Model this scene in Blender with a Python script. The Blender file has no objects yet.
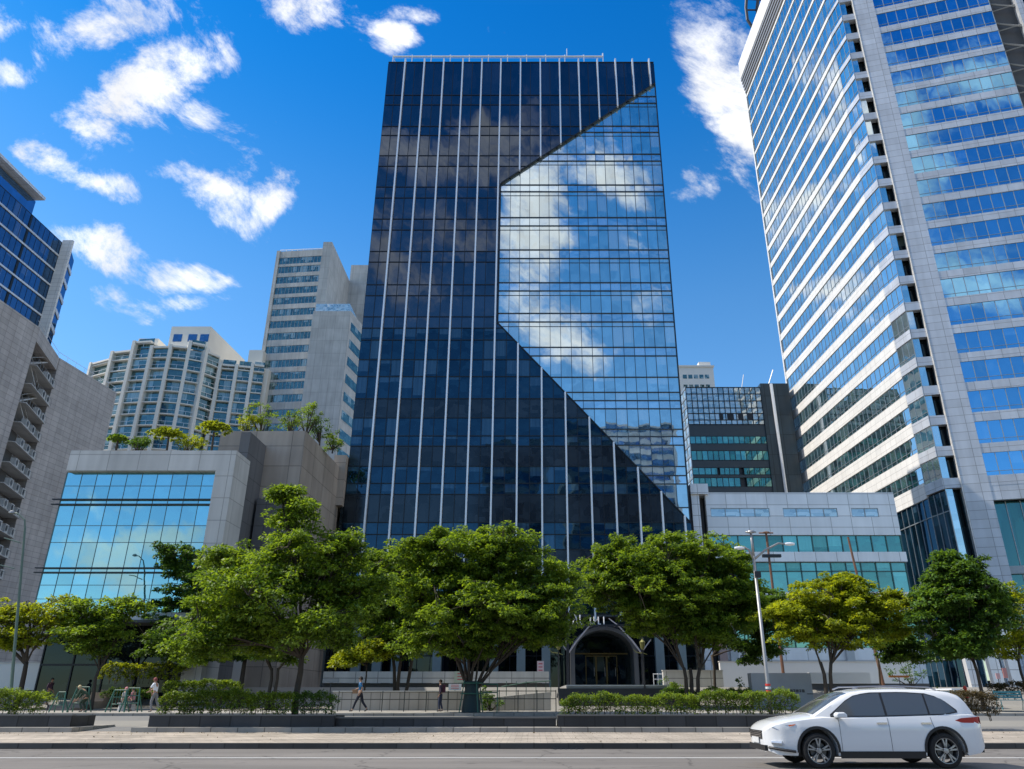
import bpy, bmesh, math, random
import numpy as np
from mathutils import Vector, Matrix
random.seed(7)
D = bpy.data
scene = bpy.context.scene
COL = scene.collection
R = math.radians

# ------------------------------------------------------------------ camera
CH, PX0, FPX = 1.42, 534.0, 746.6
TH = math.atan(311.5 / FPX)
SN, CS = math.sin(TH), math.cos(TH)
cam = D.objects.new('camera', D.cameras.new('camera'))
COL.objects.link(cam)
cam.location = (0, 0, CH)
cam.rotation_euler = (R(90) + TH, 0, 0)
cam.data.sensor_width = 36
cam.data.lens = FPX / 1024 * 36
cam.data.shift_x = -(PX0 - 512) / 1024
cam.data.clip_start = 0.1
cam.data.clip_end = 6000
scene.camera = cam

def sl(y):
    v = (384.5 - y) / FPX
    return (SN + v * CS) / (CS - v * SN)
def P(x, y, Y):
    """point seen at photo pixel x, y that lies at depth Y"""
    u = (x - PX0) / FPX
    v = (384.5 - y) / FPX
    k = Y / (CS - v * SN)
    return Vector((u * k, Y, CH + k * (SN + v * CS)))
def ZY(y, Y):
    return CH + sl(y) * Y

# ------------------------------------------------------------------ light
SUN_EL, SUN_AZ = R(52), R(-87)       # azimuth measured from +Y towards +X
sd = Vector((math.sin(SUN_AZ) * math.cos(SUN_EL), math.cos(SUN_AZ) * math.cos(SUN_EL), math.sin(SUN_EL)))
sun = D.objects.new('sun', D.lights.new('sun', 'SUN'))
COL.objects.link(sun)
sun.rotation_euler = sd.to_track_quat('Z', 'Y').to_euler()
sun.location = (-60, -20, 120)
sun.data.energy = 4.1
sun.data.angle = R(0.5)
sun.data.color = (1.0, 0.93, 0.82)
scene.view_settings.view_transform = 'Standard'
scene.view_settings.look = 'None'
scene.view_settings.gamma = 1
scene.view_settings.use_curve_mapping = False
scene.view_settings.exposure = 0.52

W = D.worlds.new('World')
scene.world = W
W.use_nodes = True
wn, wl = W.node_tree.nodes, W.node_tree.links
wn.clear()
def N(nt, typ, **kw):
    n = nt.nodes.new(typ)
    for k, v in kw.items():
        if k.startswith('i_'):
            n.inputs[k[2:].replace('_', ' ')].default_value = v
        else:
            setattr(n, k, v)
    return n
def build_world():
    nt = W.node_tree
    L = nt.links.new
    out = N(nt, 'ShaderNodeOutputWorld')
    bg = N(nt, 'ShaderNodeBackground')
    bg.inputs['Strength'].default_value = 0.1
    sky = N(nt, 'ShaderNodeTexSky')
    sky.sky_type = 'NISHITA'
    sky.sun_disc = False
    sky.sun_elevation = SUN_EL
    sky.sun_rotation = SUN_AZ
    sky.air_density = 1.0
    sky.dust_density = 0.25
    sky.ozone_density = 3.0
    hsv = N(nt, 'ShaderNodeHueSaturation')
    hsv.inputs['Saturation'].default_value = 1.2
    hsv.inputs['Value'].default_value = 1.46
    L(sky.outputs[0], hsv.inputs['Color'])
    grade = N(nt, 'ShaderNodeMix', data_type='RGBA', blend_type='MULTIPLY')
    grade.inputs[0].default_value = 1
    grade.inputs[7].default_value = (0.66, 1.0, 1.12, 1)
    L(hsv.outputs[0], grade.inputs[6])
    tc = N(nt, 'ShaderNodeTexCoord')
    sep = N(nt, 'ShaderNodeSeparateXYZ')
    L(tc.outputs['Generated'], sep.inputs[0])
    # clear-air gradient: the sky deepens with height
    ramp = N(nt, 'ShaderNodeValToRGB'); ramp.color_ramp.interpolation = 'B_SPLINE'
    el = ramp.color_ramp.elements; el[0].position = .25; el[0].color = (.98, 1, 1, 1); el[1].position = .47; el[1].color = (.72, .98, 1.04, 1)
    for p_, c_ in ((.60, (.27, .80, .98, 1)), (.70, (.05, .69, .99, 1)), (.82, (.02, .60, .94, 1))):
        e_ = el.new(p_); e_.color = c_
    L(sep.outputs[2], ramp.inputs[0]); L(ramp.outputs[0], grade.inputs[7])
    ab = N(nt, 'ShaderNodeMath', operation='ABSOLUTE'); L(sep.outputs[1], ab.inputs[0])
    mx = N(nt, 'ShaderNodeMath', operation='MAXIMUM'); L(ab.outputs[0], mx.inputs[0]); mx.inputs[1].default_value = 0.02
    qx = N(nt, 'ShaderNodeMath', operation='DIVIDE'); L(sep.outputs[0], qx.inputs[0]); L(mx.outputs[0], qx.inputs[1])
    qz = N(nt, 'ShaderNodeMath', operation='DIVIDE'); L(sep.outputs[2], qz.inputs[0]); L(mx.outputs[0], qz.inputs[1])
    q = N(nt, 'ShaderNodeCombineXYZ'); L(qx.outputs[0], q.inputs[0]); L(qz.outputs[0], q.inputs[1])
    front = N(nt, 'ShaderNodeMath', operation='GREATER_THAN'); L(sep.outputs[1], front.inputs[0]); front.inputs[1].default_value = 0
    # warp
    wz = N(nt, 'ShaderNodeTexNoise'); wz.inputs['Scale'].default_value = 6; wz.inputs['Detail'].default_value = 5
    L(tc.outputs['Generated'], wz.inputs['Vector'])
    ws = N(nt, 'ShaderNodeVectorMath', operation='MULTIPLY_ADD')
    L(wz.outputs['Color'], ws.inputs[0]); ws.inputs[1].default_value = (.22, .22, 0); ws.inputs[2].default_value = (-.11, -.11, 0)
    qq = N(nt, 'ShaderNodeVectorMath', operation='ADD'); L(q.outputs[0], qq.inputs[0]); L(ws.outputs[0], qq.inputs[1])
    def blob(px, py, hw, hh, ang, amp):
        c = P(px, py, 1.0)
        # half sizes come in photo pixels around that spot
        a = P(px + hw, py, 1.0); b = P(px, py - hh, 1.0)
        sx = max(abs(a.x - c.x), .01); sz = max(abs(b.z - c.z), .01)
        mp = N(nt, 'ShaderNodeMapping', vector_type='TEXTURE')
        mp.inputs['Location'].default_value = (c.x, c.z - CH, 0)
        mp.inputs['Rotation'].default_value = (0, 0, R(ang))
        mp.inputs['Scale'].default_value = (sx, sz, 1)
        L(qq.outputs[0], mp.inputs[0])
        ln = N(nt, 'ShaderNodeVectorMath', operation='LENGTH'); L(mp.outputs[0], ln.inputs[0])
        mr = N(nt, 'ShaderNodeMapRange', interpolation_type='SMOOTHSTEP')
        mr.inputs[1].default_value = 1.75; mr.inputs[2].default_value = 0.1
        mr.inputs[3].default_value = 0; mr.inputs[4].default_value = amp
        L(ln.outputs['Value'], mr.inputs[0])
        return mr.outputs[0]
    def group(lst):
        cur = None
        for b in lst:
            o = blob(*b)
            if cur is None: cur = o
            else:
                m = N(nt, 'ShaderNodeMath', operation='MAXIMUM'); L(cur, m.inputs[0]); L(o, m.inputs[1]); cur = m.outputs[0]
        return cur
    FR = [(125, 18, 80, 40, -25, 1.0), (155, 74, 56, 52, -35, 1.2), (188, 122, 34, 22, -35, .72), (30, 72, 30, 18, -25, .8), (60, 50, 40, 20, -30, .6),
          (106, 120, 44, 18, -40, .85), (55, 155, 40, 16, -25, .8), (100, 180, 60, 18, -30, .85), (85, 250, 66, 26, -20, 1.1), (165, 275, 60, 17, -12, .85),
          (205, 205, 52, 26, -30, .95), (262, 195, 34, 34, -55, .95), (160, 178, 50, 16, -30, .7), (300, 14, 46, 36, -10, 1.0), (400, 40, 30, 22, 25, .95), (418, 12, 30, 14, 0, .7),
          (120, 308, 80, 20, 0, .72), (722, 76, 56, 84, 18, 1.4), (742, 138, 34, 40, 60, 1.3), (15, 20, 24, 20, 0, .75), (702, 190, 22, 18, 40, .6), (180, 150, 130, 60, -30, .42), (330, 30, 110, 26, 0, .4), (700, 60, 40, 50, 0, .6)]
    BK = [(535, 235, 52, 120, 0, 1.0), (560, 335, 52, 44, 0, .95), (430, 150, 200, 40, 3, .92), (410, 265, 160, 90, 4, .68),
          (605, 180, 50, 28, 10, 1.0), (150, 560, 120, 30, 0, .95), (120, 500, 60, 16, 0, .6), (650, 310, 34, 44, 0, .75), (640, 230, 40, 30, 0, .6)]
    gf, gb = group(FR), group(BK)
    sel = N(nt, 'ShaderNodeMix', data_type='FLOAT'); L(front.outputs[0], sel.inputs[0]); L(gb, sel.inputs[2]); L(gf, sel.inputs[3])
    n1 = N(nt, 'ShaderNodeTexNoise'); n1.inputs['Scale'].default_value = 10.5; n1.inputs['Detail'].default_value = 15; n1.inputs['Roughness'].default_value = .70; n1.inputs['Distortion'].default_value = .25
    mpn = N(nt, 'ShaderNodeMapping', vector_type='TEXTURE'); mpn.inputs['Rotation'].default_value = (0, R(33), 0); mpn.inputs['Scale'].default_value = (2.0, 1, .85)
    L(tc.outputs['Generated'], mpn.inputs[0]); L(mpn.outputs[0], n1.inputs['Vector'])
    nct = N(nt, 'ShaderNodeMath', operation='MULTIPLY_ADD'); L(n1.outputs[0], nct.inputs[0]); nct.inputs[1].default_value = 3.3; nct.inputs[2].default_value = -1.65
    s1 = N(nt, 'ShaderNodeMath', operation='MULTIPLY_ADD'); L(sel.outputs[0], s1.inputs[0]); s1.inputs[1].default_value = 1.10; L(nct.outputs[0], s1.inputs[2])
    den = N(nt, 'ShaderNodeMapRange', interpolation_type='SMOOTHSTEP')
    den.inputs[1].default_value = .50; den.inputs[2].default_value = 1.28; den.inputs[3].default_value = 0; den.inputs[4].default_value = 1
    L(s1.outputs[0], den.inputs[0])
    # unseen bright cloud added overhead and behind the viewpoint to lift fill light
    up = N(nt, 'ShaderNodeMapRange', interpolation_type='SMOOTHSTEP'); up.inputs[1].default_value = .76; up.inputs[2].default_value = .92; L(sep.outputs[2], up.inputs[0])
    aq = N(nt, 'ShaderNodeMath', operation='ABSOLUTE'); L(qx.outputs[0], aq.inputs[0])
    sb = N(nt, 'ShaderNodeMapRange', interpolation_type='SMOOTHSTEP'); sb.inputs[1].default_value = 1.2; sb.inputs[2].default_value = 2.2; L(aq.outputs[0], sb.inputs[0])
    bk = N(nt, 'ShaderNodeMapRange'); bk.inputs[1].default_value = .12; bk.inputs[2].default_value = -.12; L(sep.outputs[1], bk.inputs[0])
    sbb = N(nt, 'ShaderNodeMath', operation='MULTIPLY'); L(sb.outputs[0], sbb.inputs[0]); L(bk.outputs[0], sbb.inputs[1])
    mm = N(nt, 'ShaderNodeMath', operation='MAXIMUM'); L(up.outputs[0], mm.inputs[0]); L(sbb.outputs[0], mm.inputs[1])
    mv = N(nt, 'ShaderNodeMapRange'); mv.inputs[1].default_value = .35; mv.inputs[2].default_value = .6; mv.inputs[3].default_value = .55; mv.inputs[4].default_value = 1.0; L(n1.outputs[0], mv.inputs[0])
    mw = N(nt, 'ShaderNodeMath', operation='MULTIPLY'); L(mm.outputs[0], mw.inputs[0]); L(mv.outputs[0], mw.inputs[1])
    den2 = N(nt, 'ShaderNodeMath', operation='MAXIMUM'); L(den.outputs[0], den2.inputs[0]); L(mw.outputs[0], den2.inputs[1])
    # sheen variation inside the cloud
    n2 = N(nt, 'ShaderNodeTexNoise'); n2.inputs['Scale'].default_value = 9; n2.inputs['Detail'].default_value = 6
    L(tc.outputs['Generated'], n2.inputs['Vector'])
    cr = N(nt, 'ShaderNodeMapRange'); cr.inputs[1].default_value = .3; cr.inputs[2].default_value = .65; cr.inputs[3].default_value = 6.4; cr.inputs[4].default_value = 8.8
    L(n2.outputs[0], cr.inputs[0])
    cc = N(nt, 'ShaderNodeVectorMath', operation='SCALE'); cc.inputs[0].default_value = (.97, .985, 1.02); L(cr.outputs[0], cc.inputs['Scale'])
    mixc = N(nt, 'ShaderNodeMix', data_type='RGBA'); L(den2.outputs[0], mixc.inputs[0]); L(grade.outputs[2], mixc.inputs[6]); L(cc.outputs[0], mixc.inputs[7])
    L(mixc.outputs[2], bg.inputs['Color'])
    L(bg.outputs[0], out.inputs[0])
build_world()

# ------------------------------------------------------------------ mesh helpers
class MB:
    def __init__(s): s.v, s.f, s.uv = [], [], []
    def quad(s, a, b, c, d, uv=None):
        i = len(s.v); s.v += [tuple(a), tuple(b), tuple(c), tuple(d)]; s.f.append((i, i+1, i+2, i+3))
        s.uv += list(uv) if uv else [(0, 0), (1, 0), (1, 1), (0, 1)]
    def poly(s, pts, uv=None):
        i = len(s.v); s.v += [tuple(p) for p in pts]; s.f.append(tuple(range(i, i+len(pts))))
        s.uv += list(uv) if uv else [(p[0], p[2]) for p in pts]
    def fr(s, O, ax, ay, x0, x1, y0, y1, z0, z1):
        """box in a local frame: O origin, ax / ay horizontal unit vectors, z up"""
        def q(a, b, c): return O + ax*a + ay*b + Vector((0, 0, c))
        A, B, Cc, Dd = q(x0, y0, z0), q(x1, y0, z0), q(x1, y1, z0), q(x0, y1, z0)
        E, F, G, Hh = q(x0, y0, z1), q(x1, y0, z1), q(x1, y1, z1), q(x0, y1, z1)
        s.quad(A, B, F, E, [(x0, z0), (x1, z0), (x1, z1), (x0, z1)])
        s.quad(B, Cc, G, F, [(y0, z0), (y1, z0), (y1, z1), (y0, z1)])
        s.quad(Cc, Dd, Hh, G, [(x1, z0), (x0, z0), (x0, z1), (x1, z1)])
        s.quad(Dd, A, E, Hh, [(y1, z0), (y0, z0), (y0, z1), (y1, z1)])
        s.quad(E, F, G, Hh, [(x0, y0), (x1, y0), (x1, y1), (x0, y1)])
        s.quad(Dd, Cc, B, A, [(x0, y1), (x1, y1), (x1, y0), (x0, y0)])
    def box(s, x0, x1, y0, y1, z0, z1):
        s.fr(Vector((0, 0, 0)), Vector((1, 0, 0)), Vector((0, 1, 0)), x0, x1, y0, y1, z0, z1)
    def tube(s, pts, rad, n=6, cap=True):
        pts = [Vector(p) for p in pts]
        if not hasattr(rad, '__len__'): rad = [rad]*len(pts)
        base = len(s.v); up = Vector((0, 0, 1))
        for i, p in enumerate(pts):
            t = (pts[min(i+1, len(pts)-1)] - pts[max(i-1, 0)]).normalized()
            a = t.cross(up if abs(t.z) < .95 else Vector((1, 0, 0))).normalized(); b = t.cross(a)
            for k in range(n):
                an = 2*math.pi*k/n
                s.v.append(tuple(p + (a*math.cos(an) + b*math.sin(an))*rad[i]))
        for i in range(len(pts)-1):
            for k in range(n):
                a0 = base+i*n+k; a1 = base+i*n+(k+1) % n
                s.f.append((a0, a1, a1+n, a0+n)); s.uv += [(k/n, i), ((k+1)/n, i), ((k+1)/n, i+1), (k/n, i+1)]
        if cap:
            s.f.append(tuple(base+k for k in range(n))[::-1]); s.uv += [(0, 0)]*n
            s.f.append(tuple(base+(len(pts)-1)*n+k for k in range(n))); s.uv += [(0, 0)]*n
    def prism(s, outline, ax, depth):
        """outline: list of Vector; extruded along ax*depth"""
        o2 = [p + ax*depth for p in outline]; n = len(outline)
        s.poly(outline, [((p.x+p.y), p.z) for p in outline]); s.poly(o2[::-1], [((p.x+p.y), p.z) for p in o2[::-1]])
        for i in range(n):
            j = (i+1) % n
            s.quad(outline[j], outline[i], o2[i], o2[j])
    def lathe(s, prof, c=(0, 0, 0), n=16):
        base = len(s.v); c = Vector(c)
        for r, z in prof:
            for k in range(n):
                an = 2*math.pi*k/n
                s.v.append((c.x + r*math.cos(an), c.y + r*math.sin(an), c.z + z))
        for i in range(len(prof)-1):
            for k in range(n):
                a0 = base+i*n+k; a1 = base+i*n+(k+1) % n
                s.f.append((a0, a1, a1+n, a0+n)); s.uv += [(k/n, i), ((k+1)/n, i), ((k+1)/n, i+1), (k/n, i+1)]
    def build(s, name, mat, parent=None, smooth=False, bevel=0):
        me = D.meshes.new(name)
        off = Vector(parent_world(parent)) if parent else Vector((0, 0, 0))
        me.from_pydata([(x-off.x, y-off.y, z-off.z) for x, y, z in s.v], [], s.f)
        uvl = me.uv_layers.new(name='UVMap')
        if len(s.uv) == len(me.loops):
            uvl.data.foreach_set('uv', [c for t in s.uv for c in t])
        me.materials.append(mat)
        if smooth: me.shade_smooth()
        o = D.objects.new(name, me); COL.objects.link(o)
        if parent: o.parent = parent
        if bevel:
            bm = bmesh.new(); bm.from_mesh(me)
            bmesh.ops.remove_doubles(bm, verts=bm.verts, dist=1e-5)
            bmesh.ops.bevel(bm, geom=list(bm.edges), offset=bevel, segments=2, profile=.6, affect='EDGES')
            bm.to_mesh(me); bm.free()
        return o
def parent_world(p):
    t = Vector((0, 0, 0))
    while p: t = t + p.location; p = p.parent
    return t
def recenter(o):
    """put a top-level mesh's origin at its base centre"""
    me = o.data; n = len(me.vertices)
    a = np.empty(n*3); me.vertices.foreach_get('co', a); a = a.reshape(-1, 3)
    c = np.array([(a[:, 0].min()+a[:, 0].max())/2, (a[:, 1].min()+a[:, 1].max())/2, a[:, 2].min()])
    me.vertices.foreach_set('co', (a-c).ravel()); o.location = c.tolist(); me.update()
    return o
def tag(o, label=None, cat=None, group=None, kind=None):
    if label: o['label'] = label
    if cat: o['category'] = cat
    if group: o['group'] = group
    if kind: o['kind'] = kind
    return o
def empty(name, loc, label, cat, group=None):
    o = D.objects.new(name, None); COL.objects.link(o); o.location = loc; o.empty_display_size = .3
    return tag(o, label, cat, group)
def copy_tree(o, parent=None):
    c = o.copy(); COL.objects.link(c); c.parent = parent
    for ch in list(o.children): copy_tree(ch, c)
    return c
X, Yv, Zv = Vector((1, 0, 0)), Vector((0, 1, 0)), Vector((0, 0, 1))

class Wall:
    """vertical plane from plan point A to plan point B; outward normal to the right-hand side of A->B"""
    def __init__(s, A, B):
        s.O = Vector((A[0], A[1], 0)); d = Vector((B[0]-A[0], B[1]-A[1], 0)); s.len = d.length
        s.a = d.normalized(); s.n = Vector((s.a.y, -s.a.x, 0))
    def p(s, a, z, o=0): return s.O + s.a*a + s.n*o + Vector((0, 0, z))
    def box(s, mb, a0, a1, z0, z1, o0, o1): mb.fr(s.O, s.a, s.n, a0, a1, -0 + o0, o1, z0, z1)
    def pane(s, mb, a0, a1, z0, z1, o, uv): mb.quad(s.p(a0, z0, o), s.p(a1, z0, o), s.p(a1, z1, o), s.p(a0, z1, o), [(uv[0], uv[2]), (uv[1], uv[2]), (uv[1], uv[3]), (uv[0], uv[3])])
    def ray(s, x, y):
        """(a, z) where the ray through pixel x, y meets the plane"""
        d = P(x, y, 1.0) - Vector((0, 0, CH)); c = Vector((0, 0, CH))
        t = (s.O - c).dot(s.n)/d.dot(s.n); q = c + d*t
        return (q - s.O).dot(s.a), q.z

# ------------------------------------------------------------------ materials
def new_mat(name):
    m = D.materials.new(name); m.use_nodes = True; nt = m.node_tree; b = nt.nodes['Principled BSDF']
    return m, nt, b, nt.links.new
def plain(name, col, rough=.6, var=.12, scale=1.5, metal=0, bump=0.0, spec=.4, coat=0):
    m, nt, b, L = new_mat(name)
    b.inputs['Roughness'].default_value = rough; b.inputs['Metallic'].default_value = metal
    b.inputs['Specular IOR Level'].default_value = spec; b.inputs['Coat Weight'].default_value = coat
    tc = N(nt, 'ShaderNodeTexCoord'); n = N(nt, 'ShaderNodeTexNoise'); n.inputs['Scale'].default_value = scale; n.inputs['Detail'].default_value = 6
    L(tc.outputs['Object'], n.inputs['Vector'])
    mx = N(nt, 'ShaderNodeMix', data_type='RGBA'); mx.inputs[6].default_value = (*[c*(1-var) for c in col], 1); mx.inputs[7].default_value = (*[min(1, c*(1+var)) for c in col], 1)
    L(n.outputs[0], mx.inputs[0]); L(mx.outputs[2], b.inputs['Base Color'])
    if bump:
        n2 = N(nt, 'ShaderNodeTexNoise'); n2.inputs['Scale'].default_value = scale*12; n2.inputs['Detail'].default_value = 4; L(tc.outputs['Object'], n2.inputs['Vector'])
        bp = N(nt, 'ShaderNodeBump'); bp.inputs['Strength'].default_value = bump; bp.inputs['Distance'].default_value = .02; L(n2.outputs[0], bp.inputs['Height']); L(bp.outputs[0], b.inputs['Normal'])
    return m
def panels(name, col, pw, ph, rough=.55, var=.1, joint=.45, jw=.02, off=0.0, stain=.18, metal=0, spec=.4):
    """cladding in metres: joints and slight tone change from panel to panel, rain streaks"""
    m, nt, b, L = new_mat(name)
    b.inputs['Roughness'].default_value = rough; b.inputs['Metallic'].default_value = metal; b.inputs['Specular IOR Level'].default_value = spec
    uv = N(nt, 'ShaderNodeUVMap'); br = N(nt, 'ShaderNodeTexBrick'); br.offset = off; br.squash = 1
    br.inputs['Scale'].default_value = 1; br.inputs['Brick Width'].default_value = pw; br.inputs['Row Height'].default_value = ph
    br.inputs['Mortar Size'].default_value = jw; br.inputs['Mortar Smooth'].default_value = .1; br.inputs['Bias'].default_value = 0
    br.inputs['Color1'].default_value = (*[c*(1-var) for c in col], 1); br.inputs['Color2'].default_value = (*[min(1, c*(1+var)) for c in col], 1)
    br.inputs['Mortar'].default_value = (*[c*joint for c in col], 1)
    L(uv.outputs[0], br.inputs['Vector'])
    mp = N(nt, 'ShaderNodeMapping'); mp.inputs['Scale'].default_value = (1.3, .12, 1); L(uv.outputs[0], mp.inputs[0])
    n = N(nt, 'ShaderNodeTexNoise'); n.inputs['Scale'].default_value = 1; n.inputs['Detail'].default_value = 7; L(mp.outputs[0], n.inputs['Vector'])
    n3 = N(nt, 'ShaderNodeTexNoise'); n3.inputs['Scale'].default_value = .25; n3.inputs['Detail'].default_value = 5; L(uv.outputs[0], n3.inputs['Vector'])
    ad = N(nt, 'ShaderNodeMath', operation='ADD'); L(n.outputs[0], ad.inputs[0]); L(n3.outputs[0], ad.inputs[1])
    mr = N(nt, 'ShaderNodeMapRange'); mr.inputs[1].default_value = .7; mr.inputs[2].default_value = 1.3; mr.inputs[3].default_value = 1-stain; mr.inputs[4].default_value = 1+stain*.5
    L(ad.outputs[0], mr.inputs[0])
    sc = N(nt, 'ShaderNodeVectorMath', operation='SCALE'); L(br.outputs['Color'], sc.inputs[0]); L(mr.outputs[0], sc.inputs['Scale'])
    L(sc.outputs[0], b.inputs['Base Color'])
    bp = N(nt, 'ShaderNodeBump'); bp.inputs['Strength'].default_value = .5; bp.inputs['Distance'].default_value = .02; bp.invert = True
    L(br.outputs['Fac'], bp.inputs['Height']); L(bp.outputs[0], b.inputs['Normal'])
    return m
def glass(name, tint, inside, refl=.5, jit=.012, blind=(.3, .33, .35), blind_p=.25, wave=.0015, rough=.015, pvar=.2):
    """coated facade glass. UV counts panes: each integer cell is one pane with its own tilt and blind"""
    m, nt, b, L = new_mat(name)
    nt.nodes.remove(b); out = nt.nodes['Material Output']
    uv = N(nt, 'ShaderNodeUVMap'); fl = N(nt, 'ShaderNodeVectorMath', operation='FLOOR'); L(uv.outputs[0], fl.inputs[0])
    wn_ = N(nt, 'ShaderNodeTexWhiteNoise', noise_dimensions='2D'); L(fl.outputs[0], wn_.inputs['Vector'])
    sp = N(nt, 'ShaderNodeSeparateColor'); L(wn_.outputs['Color'], sp.inputs[0])
    # blinds with pleats
    st = N(nt, 'ShaderNodeMath', operation='LESS_THAN'); L(sp.outputs[0], st.inputs[0]); st.inputs[1].default_value = blind_p
    mp = N(nt, 'ShaderNodeMapping'); mp.inputs['Scale'].default_value = (5.5, .15, 1); L(uv.outputs[0], mp.inputs[0])
    pn = N(nt, 'ShaderNodeTexNoise'); pn.inputs['Scale'].default_value = 1; pn.inputs['Detail'].default_value = 3; L(mp.outputs[0], pn.inputs['Vector'])
    fr = N(nt, 'ShaderNodeVectorMath', operation='FRACTION'); L(uv.outputs[0], fr.inputs[0]); sy = N(nt, 'ShaderNodeSeparateXYZ'); L(fr.outputs[0], sy.inputs[0])
    dr = N(nt, 'ShaderNodeMath', operation='GREATER_THAN'); L(sy.outputs[1], dr.inputs[0]); L(sp.outputs[1], dr.inputs[1])     # blind pulled partly down
    bl = N(nt, 'ShaderNodeMath', operation='MULTIPLY'); L(st.outputs[0], bl.inputs[0]); L(dr.outputs[0], bl.inputs[1])
    bl2 = N(nt, 'ShaderNodeMath', operation='MULTIPLY'); L(bl.outputs[0], bl2.inputs[0]); L(pn.outputs[0], bl2.inputs[1])
    bl3 = N(nt, 'ShaderNodeMath', operation='MULTIPLY'); L(bl2.outputs[0], bl3.inputs[0]); bl3.inputs[1].default_value = 1.6; bl3.use_clamp = True
    # dim room shapes behind the glass
    mpi = N(nt, 'ShaderNodeMapping'); mpi.inputs['Scale'].default_value = (1.1, 2.3, 1); L(uv.outputs[0], mpi.inputs[0])
    rn = N(nt, 'ShaderNodeTexVoronoi', distance='CHEBYCHEV'); rn.inputs['Scale'].default_value = 1.3; L(mpi.outputs[0], rn.inputs['Vector'])
    rc = N(nt, 'ShaderNodeSeparateColor'); L(rn.outputs['Color'], rc.inputs[0])
    inn = N(nt, 'ShaderNodeMix', data_type='RGBA'); inn.inputs[6].default_value = (*[c*.4 for c in inside], 1); inn.inputs[7].default_value = (*[c*1.8 for c in inside], 1); L(rc.outputs[0], inn.inputs[0])
    bc = N(nt, 'ShaderNodeMix', data_type='RGBA'); bc.inputs[7].default_value = (*blind, 1); L(inn.outputs[2], bc.inputs[6]); L(bl3.outputs[0], bc.inputs[0])
    df = N(nt, 'ShaderNodeBsdfDiffuse'); L(bc.outputs[2], df.inputs['Color'])
    # reflection
    g = N(nt, 'ShaderNodeNewGeometry')
    jc = N(nt, 'ShaderNodeVectorMath', operation='SUBTRACT'); L(wn_.outputs['Color'], jc.inputs[0]); jc.inputs[1].default_value = (.5, .5, .5)
    js = N(nt, 'ShaderNodeVectorMath', operation='SCALE'); L(jc.outputs[0], js.inputs[0]); js.inputs['Scale'].default_value = jit
    na = N(nt, 'ShaderNodeTexNoise'); na.inputs['Scale'].default_value = .9; na.inputs['Detail'].default_value = 2; L(uv.outputs[0], na.inputs['Vector'])
    nb = N(nt, 'ShaderNodeVectorMath', operation='SUBTRACT'); L(na.outputs['Color'], nb.inputs[0]); nb.inputs[1].default_value = (.5, .5, .5)
    nc = N(nt, 'ShaderNodeVectorMath', operation='SCALE'); L(nb.outputs[0], nc.inputs[0]); nc.inputs['Scale'].default_value = wave*12
    a1 = N(nt, 'ShaderNodeVectorMath', operation='ADD'); L(g.outputs['Normal'], a1.inputs[0]); L(js.outputs[0], a1.inputs[1])
    a2 = N(nt, 'ShaderNodeVectorMath', operation='ADD'); L(a1.outputs[0], a2.inputs[0]); L(nc.outputs[0], a2.inputs[1])
    nn = N(nt, 'ShaderNodeVectorMath', operation='NORMALIZE'); L(a2.outputs[0], nn.inputs[0])
    tv = N(nt, 'ShaderNodeMapRange'); L(sp.outputs[2], tv.inputs[0]); tv.inputs[3].default_value = 1-pvar; tv.inputs[4].default_value = 1
    tt = N(nt, 'ShaderNodeVectorMath', operation='SCALE'); tt.inputs[0].default_value = tint; L(tv.outputs[0], tt.inputs['Scale'])
    gl = N(nt, 'ShaderNodeBsdfGlossy'); gl.inputs['Roughness'].default_value = rough; L(tt.outputs[0], gl.inputs['Color']); L(nn.outputs[0], gl.inputs['Normal'])
    fs = N(nt, 'ShaderNodeFresnel'); fs.inputs['IOR'].default_value = 1.45
    fm = N(nt, 'ShaderNodeMath', operation='MULTIPLY_ADD'); L(fs.outputs[0], fm.inputs[0]); fm.inputs[1].default_value = 1-refl; fm.inputs[2].default_value = refl; fm.use_clamp = True
    ms = N(nt, 'ShaderNodeMixShader'); L(fm.outputs[0], ms.inputs[0]); L(df.outputs[0], ms.inputs[1]); L(gl.outputs[0], ms.inputs[2]); L(ms.outputs[0], out.inputs[0])
    return m
def leafmat(name, c1, c2, trans=.35):
    m, nt, b, L = new_mat(name)
    g = N(nt, 'ShaderNodeNewGeometry')
    oi = N(nt, 'ShaderNodeTexCoord'); nz = N(nt, 'ShaderNodeTexNoise'); nz.inputs['Scale'].default_value = .55; nz.inputs['Detail'].default_value = 3; L(oi.outputs['Object'], nz.inputs['Vector'])
    ad = N(nt, 'ShaderNodeMath', operation='MULTIPLY_ADD'); L(g.outputs['Random Per Island'], ad.inputs[0]); ad.inputs[1].default_value = .55; L(nz.outputs[0], ad.inputs[2])
    mr = N(nt, 'ShaderNodeMapRange'); mr.inputs[1].default_value = .4; mr.inputs[2].default_value = 1.1; L(ad.outputs[0], mr.inputs[0])
    mx = N(nt, 'ShaderNodeMix', data_type='RGBA'); mx.inputs[6].default_value = (*c1, 1); mx.inputs[7].default_value = (*c2, 1); L(mr.outputs[0], mx.inputs[0])
    L(mx.outputs[2], b.inputs['Base Color']); b.inputs['Roughness'].default_value = .5; b.inputs['Specular IOR Level'].default_value = .35
    tr = N(nt, 'ShaderNodeBsdfTranslucent'); sc = N(nt, 'ShaderNodeVectorMath', operation='MULTIPLY'); L(mx.outputs[2], sc.inputs[0]); sc.inputs[1].default_value = (2.0, 1.75, .6); L(sc.outputs[0], tr.inputs['Color'])
    ms = N(nt, 'ShaderNodeMixShader'); ms.inputs[0].default_value = trans; L(b.outputs[0], ms.inputs[1]); L(tr.outputs[0], ms.inputs[2]); L(ms.outputs[0], nt.nodes['Material Output'].inputs[0])
    return m

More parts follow.
